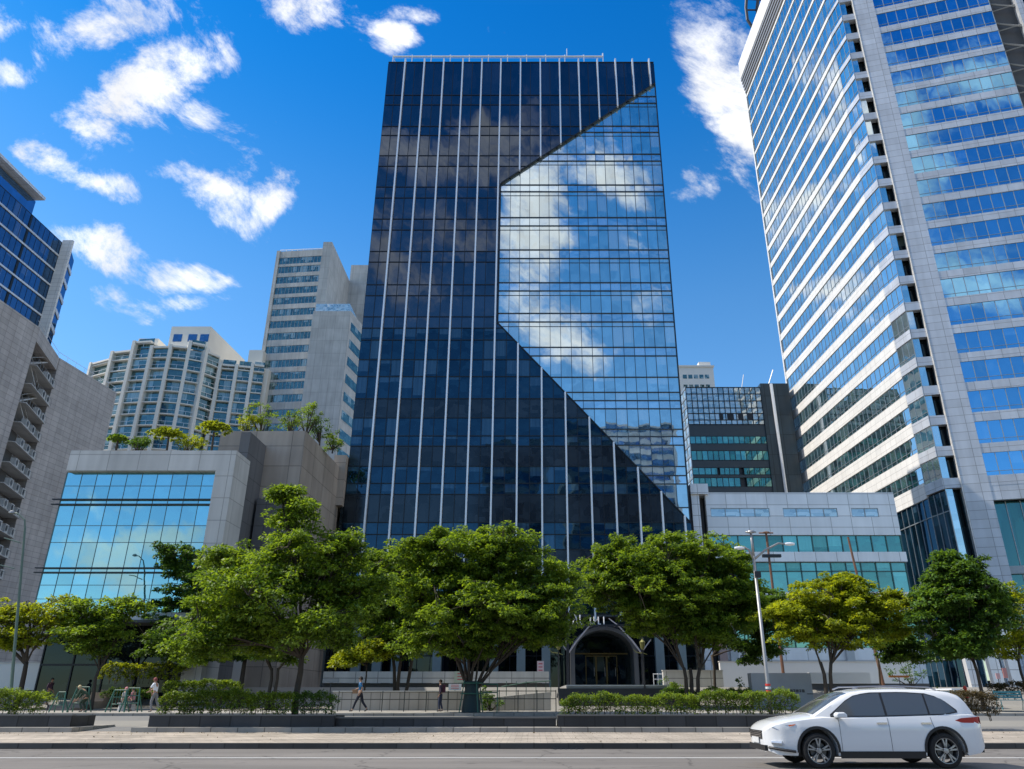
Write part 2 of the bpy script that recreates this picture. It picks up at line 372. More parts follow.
M = {}
M['asphalt'] = plain('asphalt', (.150, .138, .128), .85, .14, .6, bump=.5)
def wear(m, amt, dark, sc_):
    nt = m.node_tree; L = nt.links.new; b = nt.nodes['Principled BSDF']; src = b.inputs['Base Color'].links[0].from_socket
    tc = N(nt, 'ShaderNodeTexCoord')
    mp = N(nt, 'ShaderNodeMapping'); mp.inputs['Scale'].default_value = (.12*sc_, .9*sc_, 1); L(tc.outputs['Object'], mp.inputs[0])
    n = N(nt, 'ShaderNodeTexNoise'); n.inputs['Scale'].default_value = 1; n.inputs['Detail'].default_value = 8; L(mp.outputs[0], n.inputs['Vector'])
    mr = N(nt, 'ShaderNodeMapRange'); mr.inputs[1].default_value = .35; mr.inputs[2].default_value = .68; mr.inputs[3].default_value = 1+amt*.5; mr.inputs[4].default_value = 1-amt; L(n.outputs[0], mr.inputs[0])
    v = N(nt, 'ShaderNodeTexVoronoi', feature='DISTANCE_TO_EDGE'); v.inputs['Scale'].default_value = .28*sc_
    wv = N(nt, 'ShaderNodeTexNoise'); wv.inputs['Scale'].default_value = 1.2; wv.inputs['Detail'].default_value = 5; L(tc.outputs['Object'], wv.inputs['Vector'])
    av = N(nt, 'ShaderNodeVectorMath', operation='ADD'); L(tc.outputs['Object'], av.inputs[0]); L(wv.outputs['Color'], av.inputs[1]); L(av.outputs[0], v.inputs['Vector'])
    cr = N(nt, 'ShaderNodeMapRange'); cr.inputs[1].default_value = 0; cr.inputs[2].default_value = .012; cr.inputs[3].default_value = dark; cr.inputs[4].default_value = 1; L(v.outputs[0], cr.inputs[0])
    sp_ = N(nt, 'ShaderNodeTexNoise'); sp_.inputs['Scale'].default_value = 1.6*sc_; sp_.inputs['Detail'].default_value = 2; L(tc.outputs['Object'], sp_.inputs['Vector'])
    ms = N(nt, 'ShaderNodeMapRange'); ms.inputs[1].default_value = .66; ms.inputs[2].default_value = .72; ms.inputs[3].default_value = 1; ms.inputs[4].default_value = .72; L(sp_.outputs[0], ms.inputs[0])
    a = N(nt, 'ShaderNodeMath', operation='MULTIPLY'); L(mr.outputs[0], a.inputs[0]); L(cr.outputs[0], a.inputs[1])
    a2 = N(nt, 'ShaderNodeMath', operation='MULTIPLY'); L(a.outputs[0], a2.inputs[0]); L(ms.outputs[0], a2.inputs[1])
    sc = N(nt, 'ShaderNodeVectorMath', operation='SCALE'); L(src, sc.inputs[0]); L(a2.outputs[0], sc.inputs['Scale']); L(sc.outputs[0], b.inputs['Base Color'])
    return m
wear(M['asphalt'], .22, .5, 1.0)
M['service'] = plain('service_asphalt', (.16, .158, .155), .85, .12, .8, bump=.4)
M['paint'] = plain('road_paint', (.62, .62, .6), .7, .2, 6)
M['pave'] = panels('paving', (.37, .32, .265), .4, .4, .8, .1, .6, .012, .5, .25)
M['pave_in'] = panels('inner_paving', (.32, .30, .27), .6, .6, .8, .1, .6, .012, 0, .25)
wear(M['pave'], .28, .75, 1.6)
M['kerb'] = panels('kerb_stone', (.30, .28, .25), 1.0, 5, .8, .12, .4, .02, 0, .3)
M['planter'] = panels('planter_stone', (.035, .035, .038), 1.15, 5, .6, .35, .4, .03, 0, .4)
M['soil'] = plain('soil', (.06, .045, .03), .95, .3, 3, bump=.6)
M['concrete'] = panels('concrete', (.52, .51, .49), 2.2, 1.6, .75, .06, .6, .025, 0, .2)
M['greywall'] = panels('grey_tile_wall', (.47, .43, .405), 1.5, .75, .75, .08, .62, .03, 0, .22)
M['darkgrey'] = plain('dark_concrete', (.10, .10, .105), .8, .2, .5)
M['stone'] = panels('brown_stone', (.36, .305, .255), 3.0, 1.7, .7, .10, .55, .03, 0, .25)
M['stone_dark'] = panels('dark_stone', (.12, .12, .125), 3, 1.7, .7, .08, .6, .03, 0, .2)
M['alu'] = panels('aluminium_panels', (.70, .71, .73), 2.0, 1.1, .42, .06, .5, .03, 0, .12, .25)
M['alu_tower'] = panels('tower_aluminium', (.52, .54, .58), 2.0, 1.1, .42, .08, .5, .03, 0, .16, .25)
M['alu_white'] = panels('white_panels', (.74, .72, .69), 1.5, .9, .5, .04, .62, .03, 0, .1)
M['fin'] = plain('white_metal', (.78, .79, .81), .35, .04, 2, .3)
M['steel'] = plain('galvanised_steel', (.30, .30, .30), .45, .12, 4, .5)
M['dark_metal'] = plain('dark_metal', (.035, .038, .045), .45, .15, 4, .4)
M['mullion'] = plain('dark_mullion', (.012, .016, .022), .4, .15, 4, .3)
M['mullion_light'] = plain('grey_mullion', (.30, .33, .35), .4, .1, 4, .4)
M['white'] = plain('white_render', (.70, .68, .64), .7, .07, .4)
M['cream'] = plain('cream_render', (.70, .67, .61), .75, .08, .3)
M['slabgrey'] = panels('slab_concrete', (.44, .44, .43), 2.2, 3.8, .75, .05, .7, .05, 0, .22)
M['g_dark'] = glass('dark_glass', (.150, .175, .215), (.014, .018, .026), .62, .010, (.04, .05, .07), .2, .0012)
M['g_blue'] = glass('dark_blue_glass', (.065, .13, .19), (.006, .024, .042), .42, .012, (.06, .13, .20), .45, .0015)
M['g_matte'] = glass('spandrel_glass', (.10, .12, .14), (.018, .024, .03), .35, .006, (.03, .04, .05), .3, .001, .12)
M['g_light'] = glass('light_blue_glass', (.90, 1.0, 1.0), (.10, .20, .27), .66, .006, (.45, .52, .56), .45, .0007)
M['mullion_wedge'] = plain('wedge_mullion', (.035, .055, .075), .35, .15, 4, .3)
M['g_light_sp'] = glass('light_spandrel_glass', (.80, .93, 1.0), (.20, .28, .34), .72, .01, (.5, .55, .6), .3, .001)
M['g_side'] = glass('tower_side_glass', (.96, 1.0, 1.0), (.05, .11, .12), .70, .006, (.18, .30, .30), .3, .0015)
M['g_front'] = glass('tower_front_glass', (.30, .66, .95), (.01, .035, .07), .72, .006, (.12, .22, .3), .15, .001, pvar=.22)
M['g_teal'] = glass('teal_glass', (.42, .80, .74), (.012, .11, .095), .36, .012, (.10, .34, .30), .45, .001, pvar=.5)
M['g_pale'] = glass('pale_curtain_glass', (.80, .88, .90), (.30, .36, .36), .38, .03, (.5, .54, .54), .5, .003)
M['g_atrium'] = glass('atrium_glass', (.42, .76, .84), (.02, .11, .12), .66, .006, (.08, .2, .24), .1, .0012)
M['g_far'] = glass('far_window_glass', (.36, .52, .54), (.035, .075, .075), .26, .03, (.34, .42, .42), .4, .002)
M['g_navy'] = glass('navy_glass', (.16, .30, .50), (.012, .03, .06), .55, .012, (.12, .16, .2), .15, .001)
M['g_lobby'] = glass('lobby_glass', (.09, .12, .13), (.006, .010, .014), .22, .01, (.08, .10, .08), .12, .002)
M['bark'] = plain('bark', (.06, .047, .036), .9, .35, 5, bump=.8)
M['bark_light'] = plain('pale_bark', (.13, .11, .09), .9, .3, 5, bump=.6)
M['leaf_mid'] = leafmat('leaf_mid', (.030, .075, .012), (.185, .285, .034), .5)
M['leaf_dark'] = leafmat('leaf_dark', (.016, .050, .014), (.115, .215, .034), .45)
M['leaf_yellow'] = leafmat('leaf_yellow', (.075, .120, .010), (.31, .37, .024), .5)
M['leaf_hedge'] = leafmat('leaf_hedge', (.035, .080, .012), (.20, .29, .03), .42)
M['leaf_brown'] = leafmat('leaf_dry', (.045, .042, .02), (.12, .09, .045), .25)

# ------------------------------------------------------------------ setting: ground, roads
prof = [(-160, 0.16), (-10, .16), (2.9, .15), (3.2, .0), (24.05, 0.0), (24.3, -.1), (32.7, -.05), (33.6, .30), (40.7, .49), (41.0, .50), (46.2, .62), (54, .92), (56.6, 2.0), (300, 2.0), (900, 1.4), (5000, 0)]
mb = MB()
for i in range(len(prof)-1):
    (y0, z0), (y1, z1) = prof[i], prof[i+1]
    mb.quad((-3000, y0, z0-.012), (3000, y0, z0-.012), (3000, y1, z1-.012), (-3000, y1, z1-.012), [(0, y0), (1, y0), (1, y1), (0, y1)])
tag(mb.build('ground', M['pave_in']), kind='structure')
D.objects['ground'].data.materials[0] = plain('ground_concrete', (.22, .21, .19), .9, .2, .2, bump=.3)
mb = MB(); mb.quad((-400, 3.2, 0), (400, 3.2, 0), (400, 24.08, 0), (-400, 24.08, 0)); tag(mb.build('road', M['asphalt']), kind='structure')
mb = MB()
mb.box(-400, 400, 20.62, 20.74, .001, .006)
mb.box(-400, 400, 8.0, 8.12, .001, .006)
tag(mb.build('lane_line', M['paint']), kind='structure')
mb = MB()
mb.box(-400, 400, 24.08, 24.34, -.1, .15)
tag(mb.build('kerb', panels('dark_kerb', (.075, .07, .065), 1.0, 5, .8, .25, .5, .02, 0, .3)), kind='structure')
mb = MB(); mb.quad((-400, 24.34, .146), (400, 24.34, .146), (400, 31.2, .18), (-400, 31.2, .18), [(-400, 24.3), (400, 24.3), (400, 31.2), (-400, 31.2)])
tag(mb.build('pavement', M['pave']), kind='structure')
mb = MB(); mb.quad((-400, 31.19, .186), (400, 31.19, .186), (400, 40.72, .50), (-400, 40.72, .50))
tag(mb.build('service_road', M['service']), kind='structure')
mb = MB(); mb.box(-400, 400, 40.7, 40.9, .3, .63); tag(mb.build('inner_kerb', M['kerb']), kind='structure')
mb = MB(); mb.quad((-400, 40.9, .626), (400, 40.9, .626), (400, 46.1, .66), (-400, 46.1, .66), [(-400, 41), (400, 41), (400, 46), (-400, 46)])
tag(mb.build('inner_pavement', M['pave_in']), kind='structure')
# raised planter islands' kerbs (the second kerb of the pavement)
def xat(px, Y, z=.4):
    d = Y*CS + (z-CH)*SN
    return (px-PX0)*d/FPX
mb = MB()
for a, b in ((-60, 74), (133, 975)):
    xa, xb = xat(a, 30.6), xat(b, 30.6)
    mb.box(xa, xb, 30.5, 33.6, .1, .34)
tag(mb.build('planter_kerb', M['kerb'], bevel=0), kind='structure')
# drain covers in the gutter
for i, px in enumerate((122, 568)):
    mb = MB(); x = xat(px, 24.2, .1)
    mb.box(x-.45, x+.45, 23.98, 24.07, .001, .03)
    for k in range(6): mb.box(x-.4+k*.15, x-.34+k*.15, 23.90, 23.975, .001, .02)
    tag(recenter(mb.build('drain_cover', M['dark_metal'])), ['black iron gutter grate at the kerb near the planter gap', 'black iron gutter grate at the kerb below the entrance hedge'][i], 'drain', 'gutter drains')
exec_after = []
# ------------------------------------------------------------------ facade tools
def clip(poly, hps):
    for (a, b, c) in hps:                       # keep a*x + b*z + c >= 0
        out = []
        for i in range(len(poly)):
            p, q = poly[i], poly[(i+1) % len(poly)]
            dp, dq = a*p[0]+b*p[1]+c, a*q[0]+b*q[1]+c
            if dp >= 0: out.append(p)
            if (dp > 0) != (dq > 0) and dp != dq:
                t = dp/(dp-dq); out.append((p[0]+(q[0]-p[0])*t, p[1]+(q[1]-p[1])*t))
        poly = out
        if len(poly) < 3: return []
    return poly
def glass_rows(mb, Wl, a0, a1, zs, pw, o, hps=(), rows=None, v0=0, ua=0.0):
    for i in range(len(zs)-1):
        if rows is not None and i not in rows: continue
        zb, zt = zs[i], zs[i+1]
        pl = clip([(a0, zb), (a1, zb), (a1, zt), (a0, zt)], hps)
        if pl: mb.poly([Wl.p(a, z, o) for a, z in pl], [((a-ua)/pw, v0+i+min(.999, max(0.001, (z-zb)/(zt-zb)))) for a, z in pl])
def vbars(mb, Wl, As, z0, z1, w, o0, o1, hps=()):
    for a in As:
        pl = clip([(a-w/2, z0), (a+w/2, z0), (a+w/2, z1), (a-w/2, z1)], hps)
        if len(pl) > 2:
            zz = [p[1] for p in pl]
            Wl.box(mb, a-w/2, a+w/2, min(zz), max(zz), o0, o1)
def hbars(mb, Wl, Zs, a0, a1, w, o0, o1, hps=()):
    for z in Zs:
        pl = clip([(a0, z-w/2), (a1, z-w/2), (a1, z+w/2), (a0, z+w/2)], hps)
        if len(pl) > 2:
            aa = [p[0] for p in pl]
            Wl.box(mb, min(aa), max(aa), z-w/2, z+w/2, o0, o1)
def rng(a, b, step):
    n = max(1, round((b-a)/step)); return [a+(b-a)*i/n for i in range(n+1)]

# ------------------------------------------------------------------ main tower
def main_tower():
    xl, xr, yf, yb = -17.95, 14.75, 70.0, 98.0
    wl_ = xr-xl
    t = empty('office_tower', ((xl+xr)/2, (yf+yb)/2, 2.0), 'tall black glass office tower with white vertical fins and an angular pale blue glass wedge', 'building')
    Wf = Wall((xl, yf), (xr, yf))
    ztop = ZY(64, yf)
    zbase = 8.2
    def Z(y): return ZY(y, yf)
    b = MB(); b.box(xl+.05, xr-.05, yf+.30, yb, zbase, ztop-.4); b.box(xl+1, xr-1, yf+2.6, yb-1, 1.9, zbase)
    b.build('body', M['dark_metal'], t)
    # boundary of the pale wedge
    A = Wf.ray(655.6, 85); B = Wf.ray(501, 185); C2 = Wf.ray(498.5, 325); D2 = Wf.ray(688, 524)
    aL = (B[0]+C2[0])/2
    def hp(p, q):      # half plane to the left of p->q
        return (-(q[1]-p[1]), (q[0]-p[0]), (q[1]-p[1])*p[0]-(q[0]-p[0])*p[1])
    Bp, Cp = (aL, B[1]), (aL, C2[1]); Ap, Dp = (wl_, A[1]), (wl_, D2[1])
    above1 = hp(Bp, Ap)                    # above upper diagonal
    below2 = tuple(-k for k in hp(Cp, Dp))
    light = [tuple(-k for k in above1), hp(Cp, Dp), (1, 0, -aL)]
    regs = [[(-1, 0, aL)], [above1, (1, 0, -aL)], [below2, (1, 0, -aL)]]
    dy = [600, 572, 550, 535, 523, 495, 484, 467, 446.8, 436.7, 418.7, 399.5, 377.5, 360.6, 341, 329.1, 317.8, 296.7, 285.8, 263.2, 252.6, 231.2, 220.3, 199.2, 188.3, 167.6, 157, 136.8, 127.8, 106.3, 96.6, 64]
    dz = [zbase]+[Z(y) for y in dy[1:]]
    matte = [i for i in range(len(dy)-1) if (dy[i], dy[i+1]) in ((523, 495), (467, 446.8), (418.7, 399.5), (572, 550))]
    blue = [i for i in range(len(dy)-1) if dy[i] <= 600 and dy[i+1] >= 329 and i not in matte]
    refl = [i for i in range(len(dy)-1) if i not in matte and i not in blue]
    fins = [2.1, 4.47, 6.85, 9.2, 11.55, 13.88, 16.3, 18.72, 21.08, 23.42, 25.73, 27.95, 30.05, 32.1]
    mids = [1.05]+[(a+b_)/2 for a, b_ in zip(fins, fins[1:])]
    op = .22
    for nm, mat, rows in (('dark_glass_skin', 'g_dark', refl), ('window_glass', 'g_blue', blue), ('spandrel_glass', 'g_matte', matte)):
        b = MB()
        for h in regs: glass_rows(b, Wf, 0, wl_, dz, 1.175, op, h, rows, ua=-.1)
        b.build(nm, M[mat], t)
    b = MB()
    for h in regs:
        vbars(b, Wf, mids, dz[0], ztop, .06, op-.01, op+.05, h)
        hbars(b, Wf, dz, 0, wl_, .09, op-.01, op+.06, h)
    b.build('mullions', M['mullion'], t)
    # edge of the dark skin where it steps to the wedge
    b = MB()
    for p, q in ((Ap, Bp), (Bp, Cp), (Cp, Dp)):
        P0, P1 = Wf.p(p[0], p[1], -.1), Wf.p(q[0], q[1], -.1)
        b.prism([P0, P1, P1+Vector((0, -.42, 0)), P0+Vector((0, -.42, 0))], (Vector((0, 0, 1)) if p[0] != q[0] else Vector((-1, 0, 0))), .16)
    b.build('edge_trim', M['mullion'], t)
    # pale wedge
    ly = [530, 507.6, 484, 475.6, 466.5, 445.2, 436.6, 429.3, 408.8, 400.7, 392.4, 377.3, 356, 347.4, 322, 313.5, 291, 282.8, 258.6, 250, 226, 217.7, 191.8, 185.1, 161.2, 154.3, 132.5, 126.3, 103.4, 96.7, 80]
    lz = [Z(y) for y in ly]
    sp_ = [i for i in range(len(ly)-1) if ly[i] in (484, 445.2, 408.8, 356, 322, 291, 258.6, 226, 191.8, 161.2, 132.5, 103.4)]
    pw = (wl_-aL)/17
    for nm, mat, rows in (('wedge_glass', 'g_light', [i for i in range(len(ly)-1) if i not in sp_]), ('wedge_spandrel', 'g_light_sp', sp_)):
        b = MB(); glass_rows(b, Wf, aL, wl_, lz, pw, 0, light, rows, ua=aL); b.build(nm, M[mat], t)
    b = MB()
    vbars(b, Wf, [aL+pw*k for k in range(1, 17)]+[wl_-.04], lz[0], lz[-1], .05, -.01, .07, light)
    hbars(b, Wf, lz, aL, wl_, .085, -.01, .10, light)
    # thin transoms in each tall pane
    for i in range(len(ly)-1):
        if i not in sp_ and lz[i+1]-lz[i] > 2.4: hbars(b, Wf, [lz[i+1]-.55], aL, wl_, .05, -.01, .05, light)
    b.build('wedge_mullions', M['mullion_wedge'], t)
    # fins
    for a in fins:
        for h in regs:
            pl = clip([(a-.01, zbase-.6), (a+.01, zbase-.6), (a+.01, ztop+.3), (a-.01, ztop+.3)], h)
            if len(pl) > 2:
                zz = [p[1] for p in pl]
                if max(zz)-min(zz) < 1: continue
                b = MB(); Wf.box(b, a-.08, a+.08, min(zz), max(zz), op+.05, op+.40)
                b.build('fin', M['fin'], t)
    # side and rear skins
    for nm, p, q in (('side_glass', (xl, yb), (xl, yf)), ('side_glass', (xr, yf), (xr, yb)), ('side_glass', (xr, yb), (xl, yb))):
        Ws = Wall(p, q); b = MB(); glass_rows(b, Ws, 0, Ws.len, dz, 1.4, 0.02); f = b.build(nm, M['g_dark'], t)
        b = MB(); hbars(b, Ws, dz, 0, Ws.len, .1, .0, .08); vbars(b, Ws, rng(0, Ws.len, 2.8), dz[0], ztop, .08, .0, .08); b.build('mullions', M['mullion'], f)
    b = MB(); b.box(xl-.02, xr+.02, yf-.24, yf+.5, ztop-.02, ztop+.14); b.box(xl-.02, xr+.02, yb-.3, yb+.1, ztop-.02, ztop+.14)
    b.build('parapet', M['mullion'], t)
    # roof rail
    zr = ztop+1.35
    b = MB()
    x0, x1 = xl+.4, Wf.p(Wf.ray(603, 57)[0], 0).x
    b.tube([(x0, yf+.1, zr), (x1, yf+.1, zr)], .10, 5); b.tube([(x0, yf+.1, zr-.25), (x1, yf+.1, zr-.25)], .03, 4)
    for a in rng(x0, x1, 2.4): b.tube([(a, yf+.1, ztop), (a, yf+.1, zr+.25)], .07, 5)
    xa = Wf.p(Wf.ray(567, 57)[0], 0).x; b.tube([(xa, yf+.1, zr), (xa, yf+.1, zr+1.3)], .05, 5)
    b.tube([(x0, yf+.1, zr), (x0+1.0, yf+2.6, ztop-.6)], .05, 4); b.tube([(x1, yf+.1, zr), (x1, yf+.1, zr+.5)], .09, 5)
    b.build('roof_rail', M['fin'], t)
    # lobby under the skin
    Wl2 = Wall((xl, yf+2.5), (xr, yf+2.5))
    b = MB(); glass_rows(b, Wl2, 0, wl_, [2.0, 4.8, 8.2], 1.2, 0); b.build('lobby_glass', M['g_lobby'], t)
    b = MB(); vbars(b, Wl2, rng(0, wl_, 1.2), 2, 8.2, .06, 0, .06); hbars(b, Wl2, [2.1, 4.8], 0, wl_, .09, 0, .07); b.build('lobby_mullions', M['mullion'], t)
    for px in (356, 377, 396, 437, 465, 494, 521, 546, 660, 682):
        a = (px-PX0)/FPX*(yf*CS+3*SN)-xl
        b = MB(); Wf.box(b, a-.38, a+.38, 1.95, 8.2, -.5, .2); b.build('column', plain_cache('column_cladding', (.17, .22, .235), .45), t)
    b = MB(); b.box(xl, xr, yf-.2, yf+2.6, 8.0, 8.28); b.build('soffit', M['darkgrey'], t)
    return t
_pc = {}
def plain_cache(n, c, r=.6, **k):
    if n not in _pc: _pc[n] = plain(n, c, r, **k)
    return _pc[n]
main_tower()

# ------------------------------------------------------------------ entrance arch (its own canopy in front of the tower)
def entrance():
    Y0, Y1 = 64.6, 71.5
    zb = 2.15
    cx = P(604.5, 660, Y0).x
    rad = 34.0/FPX*(Y0*CS+2.5*SN)
    t = empty('entrance_canopy', (cx, Y0, zb), 'dark arched entrance canopy with glazed gold framed doors and white letters on top', 'entrance')
    zs = 3.9        # spring line above zb
    def arc(r, y, n=20, z=zs, sq=.78): return [Vector((cx+r*math.cos(math.pi*(1-i/n)), y, zb+z*.62+r*sq*math.sin(math.pi*(1-i/n)))) for i in range(n+1)]
    mb = MB()
    for ro, ri, ya, yb_ in ((rad, rad-.35, Y0, Y0+.5), (rad-.1, rad-.3, Y0+.5, Y1)):
        o, i_ = arc(ro, ya), arc(ri, ya); o2, i2 = arc(ro, yb_), arc(ri, yb_)
        for k in range(20):
            mb.quad(o[k], o[k+1], i_[k+1], i_[k]); mb.quad(o[k+1], o[k], o2[k], o2[k+1]); mb.quad(i_[k], i_[k+1], i2[k+1], i2[k])
        for s_ in (-1, 1):
            xo, xi = cx+s_*ro, cx+s_*ri
            mb.box(min(xo, xi), max(xo, xi), ya, yb_, zb, zb+zs*.62)
    mb.build('arch', plain_cache('arch_cladding', (.10, .105, .115), .4, metal=.3), t)
    # glazed end wall with doors
    yd = Y0+3.2
    Wd = Wall((cx-rad+.3, yd), (cx+rad-.3, yd))
    mb = MB(); glass_rows(mb, Wd, 0, Wd.len, [zb, zb+2.5, zb+3.9], .9, 0); mb.quad(*[Vector((cx+a, yd+.05, zb+z)) for a, z in ((-rad, 0), (rad, 0), (rad, 5.3), (-rad, 5.3))])
    mb.build('glazing', M['g_lobby'], t)
    gold = plain_cache('gold_frame', (.12, .09, .03), .4, metal=.5)
    for k, a in enumerate((1.35, 2.25, 3.15)):
        mb = MB(); a0 = Wd.len/2-2.25+a-.45
        Wd.box(mb, a0, a0+.07, zb, zb+2.45, .04, .12); Wd.box(mb, a0+.83, a0+.9, zb, zb+2.45, .04, .12); Wd.box(mb, a0+.07, a0+.83, zb+2.38, zb+2.45, .04, .12); Wd.box(mb, a0+.07, a0+.83, zb, zb+.1, .04, .12)
        d = mb.build('door', gold, t)
        mb = MB(); Wd.box(mb, a0+.70, a0+.74, zb+.8, zb+1.5, .14, .18); mb.build('handle', M['steel'], d)
    mb = MB(); Wd.box(mb, .2, Wd.len-.2, zb+2.55, zb+2.66, .04, .14); mb.build('transom', gold, t)
    # beam and white branching arms
    zt = zb+5.15
    mb = MB(); mb.box(cx-rad-.9, cx+rad+.9, Y0-.75, Y0-.55, zb+4.55, zb+4.67); mb.box(cx-rad-.9, cx+rad+.9, Y0+.6, Y0+.75, zb+4.55, zb+4.67)
    for k in range(12):
        x = cx-rad-.8+k*(2*rad+1.6)/11; mb.box(x-.04, x+.04, Y0-.55, Y0+.6, zb+4.56, zb+4.65)
    mb.build('trellis_beam', M['dark_metal'], t)
    for s_ in (-1, 1):
        xb = cx+s_*(rad+.25)
        mb = MB()
        mb.tube([(xb, Y0-.6, zb+2.4), (cx+s_*(rad-.5), Y0-.62, zb+3.4), (cx+s_*(rad-1.5), Y0-.64, zb+4.5), (cx+s_*.4, Y0-.65, zb+5.15)], [.08, .07, .06, .04], 6)
        mb.tube([(xb, Y0-.6, zb+2.4), (xb+s_*.1, Y0-.6, zb+3.6), (xb-s_*.35, Y0-.6, zb+4.6)], [.07, .06, .05], 6)
        mb.tube([(xb, Y0-.6, zb+2.6), (xb+s_*.75, Y0-.6, zb+3.5)], [.06, .04], 6)
        mb.build('branching_arm', plain_cache('arm_paint', (.38, .36, .38), .5), t)
        mb = MB(); mb.box(xb-.11, xb+.11, Y0-.72, Y0-.5, zb, zb+4.55); mb.build('post', M['dark_metal'], t)
    # raised letters, tall slim strokes as in the photo
    strokes = [[(-2.55, 0, -2.35, .8), (-2.15, 0, -2.35, .8)], [(-1.95, 0, -1.95, .75), (-1.95, 0, -1.65, 0)], [(-1.1, 0, -1.1, .55)], [(-.8, 0, -.8, .6)], [(-.45, 0, -.45, .6), (-.45, 0, -.25, 0)], [(0, 0, 0, .6)], [(1.9, 0, 2.05, .85), (2.2, 0, 2.05, .85), (1.96, .35, 2.14, .35)]]
    for s_ in strokes:
        mb = MB()
        for x0, z0, x1, z1 in s_: mb.tube([(cx+x0, Y0-.68, zb+4.68+z0), (cx+x1, Y0-.68, zb+4.68+z1)], .05, 4)
        mb.build('letter', plain_cache('letter_white', (.7, .7, .72), .5), t)
    # entrance floor slab and steps (a podium of its own)
    e = empty('entrance_steps', (cx, 55.5, .9), 'pale stone landing over dark steps leading up to the arched entrance', 'steps')
    xa, xb = P(563, 690, 62).x, P(664, 690, 62).x
    mb = MB(); mb.box(xa, xb, 55.6, 66.5, 1.2, 2.12); mb.build('landing', plain_cache('landing_stone', (.36, .36, .36), .5), e)
    for k in range(4):
        mb = MB(); mb.box(xa-.6, xb+.4, 54.7-k*.9, 55.6-k*.9, .5, 1.90-k*.24); mb.build('step', plain_cache('dark_step', (.05, .05, .05), .6), e)
    mb = MB()
    for k in range(2): mb.box(xa, xb, 55.52-.03*k, 55.6-.03*k, 2.06-.02*k, 2.13)
    mb.build('nosing', plain_cache('nosing', (.6, .6, .58), .6), e)
entrance()

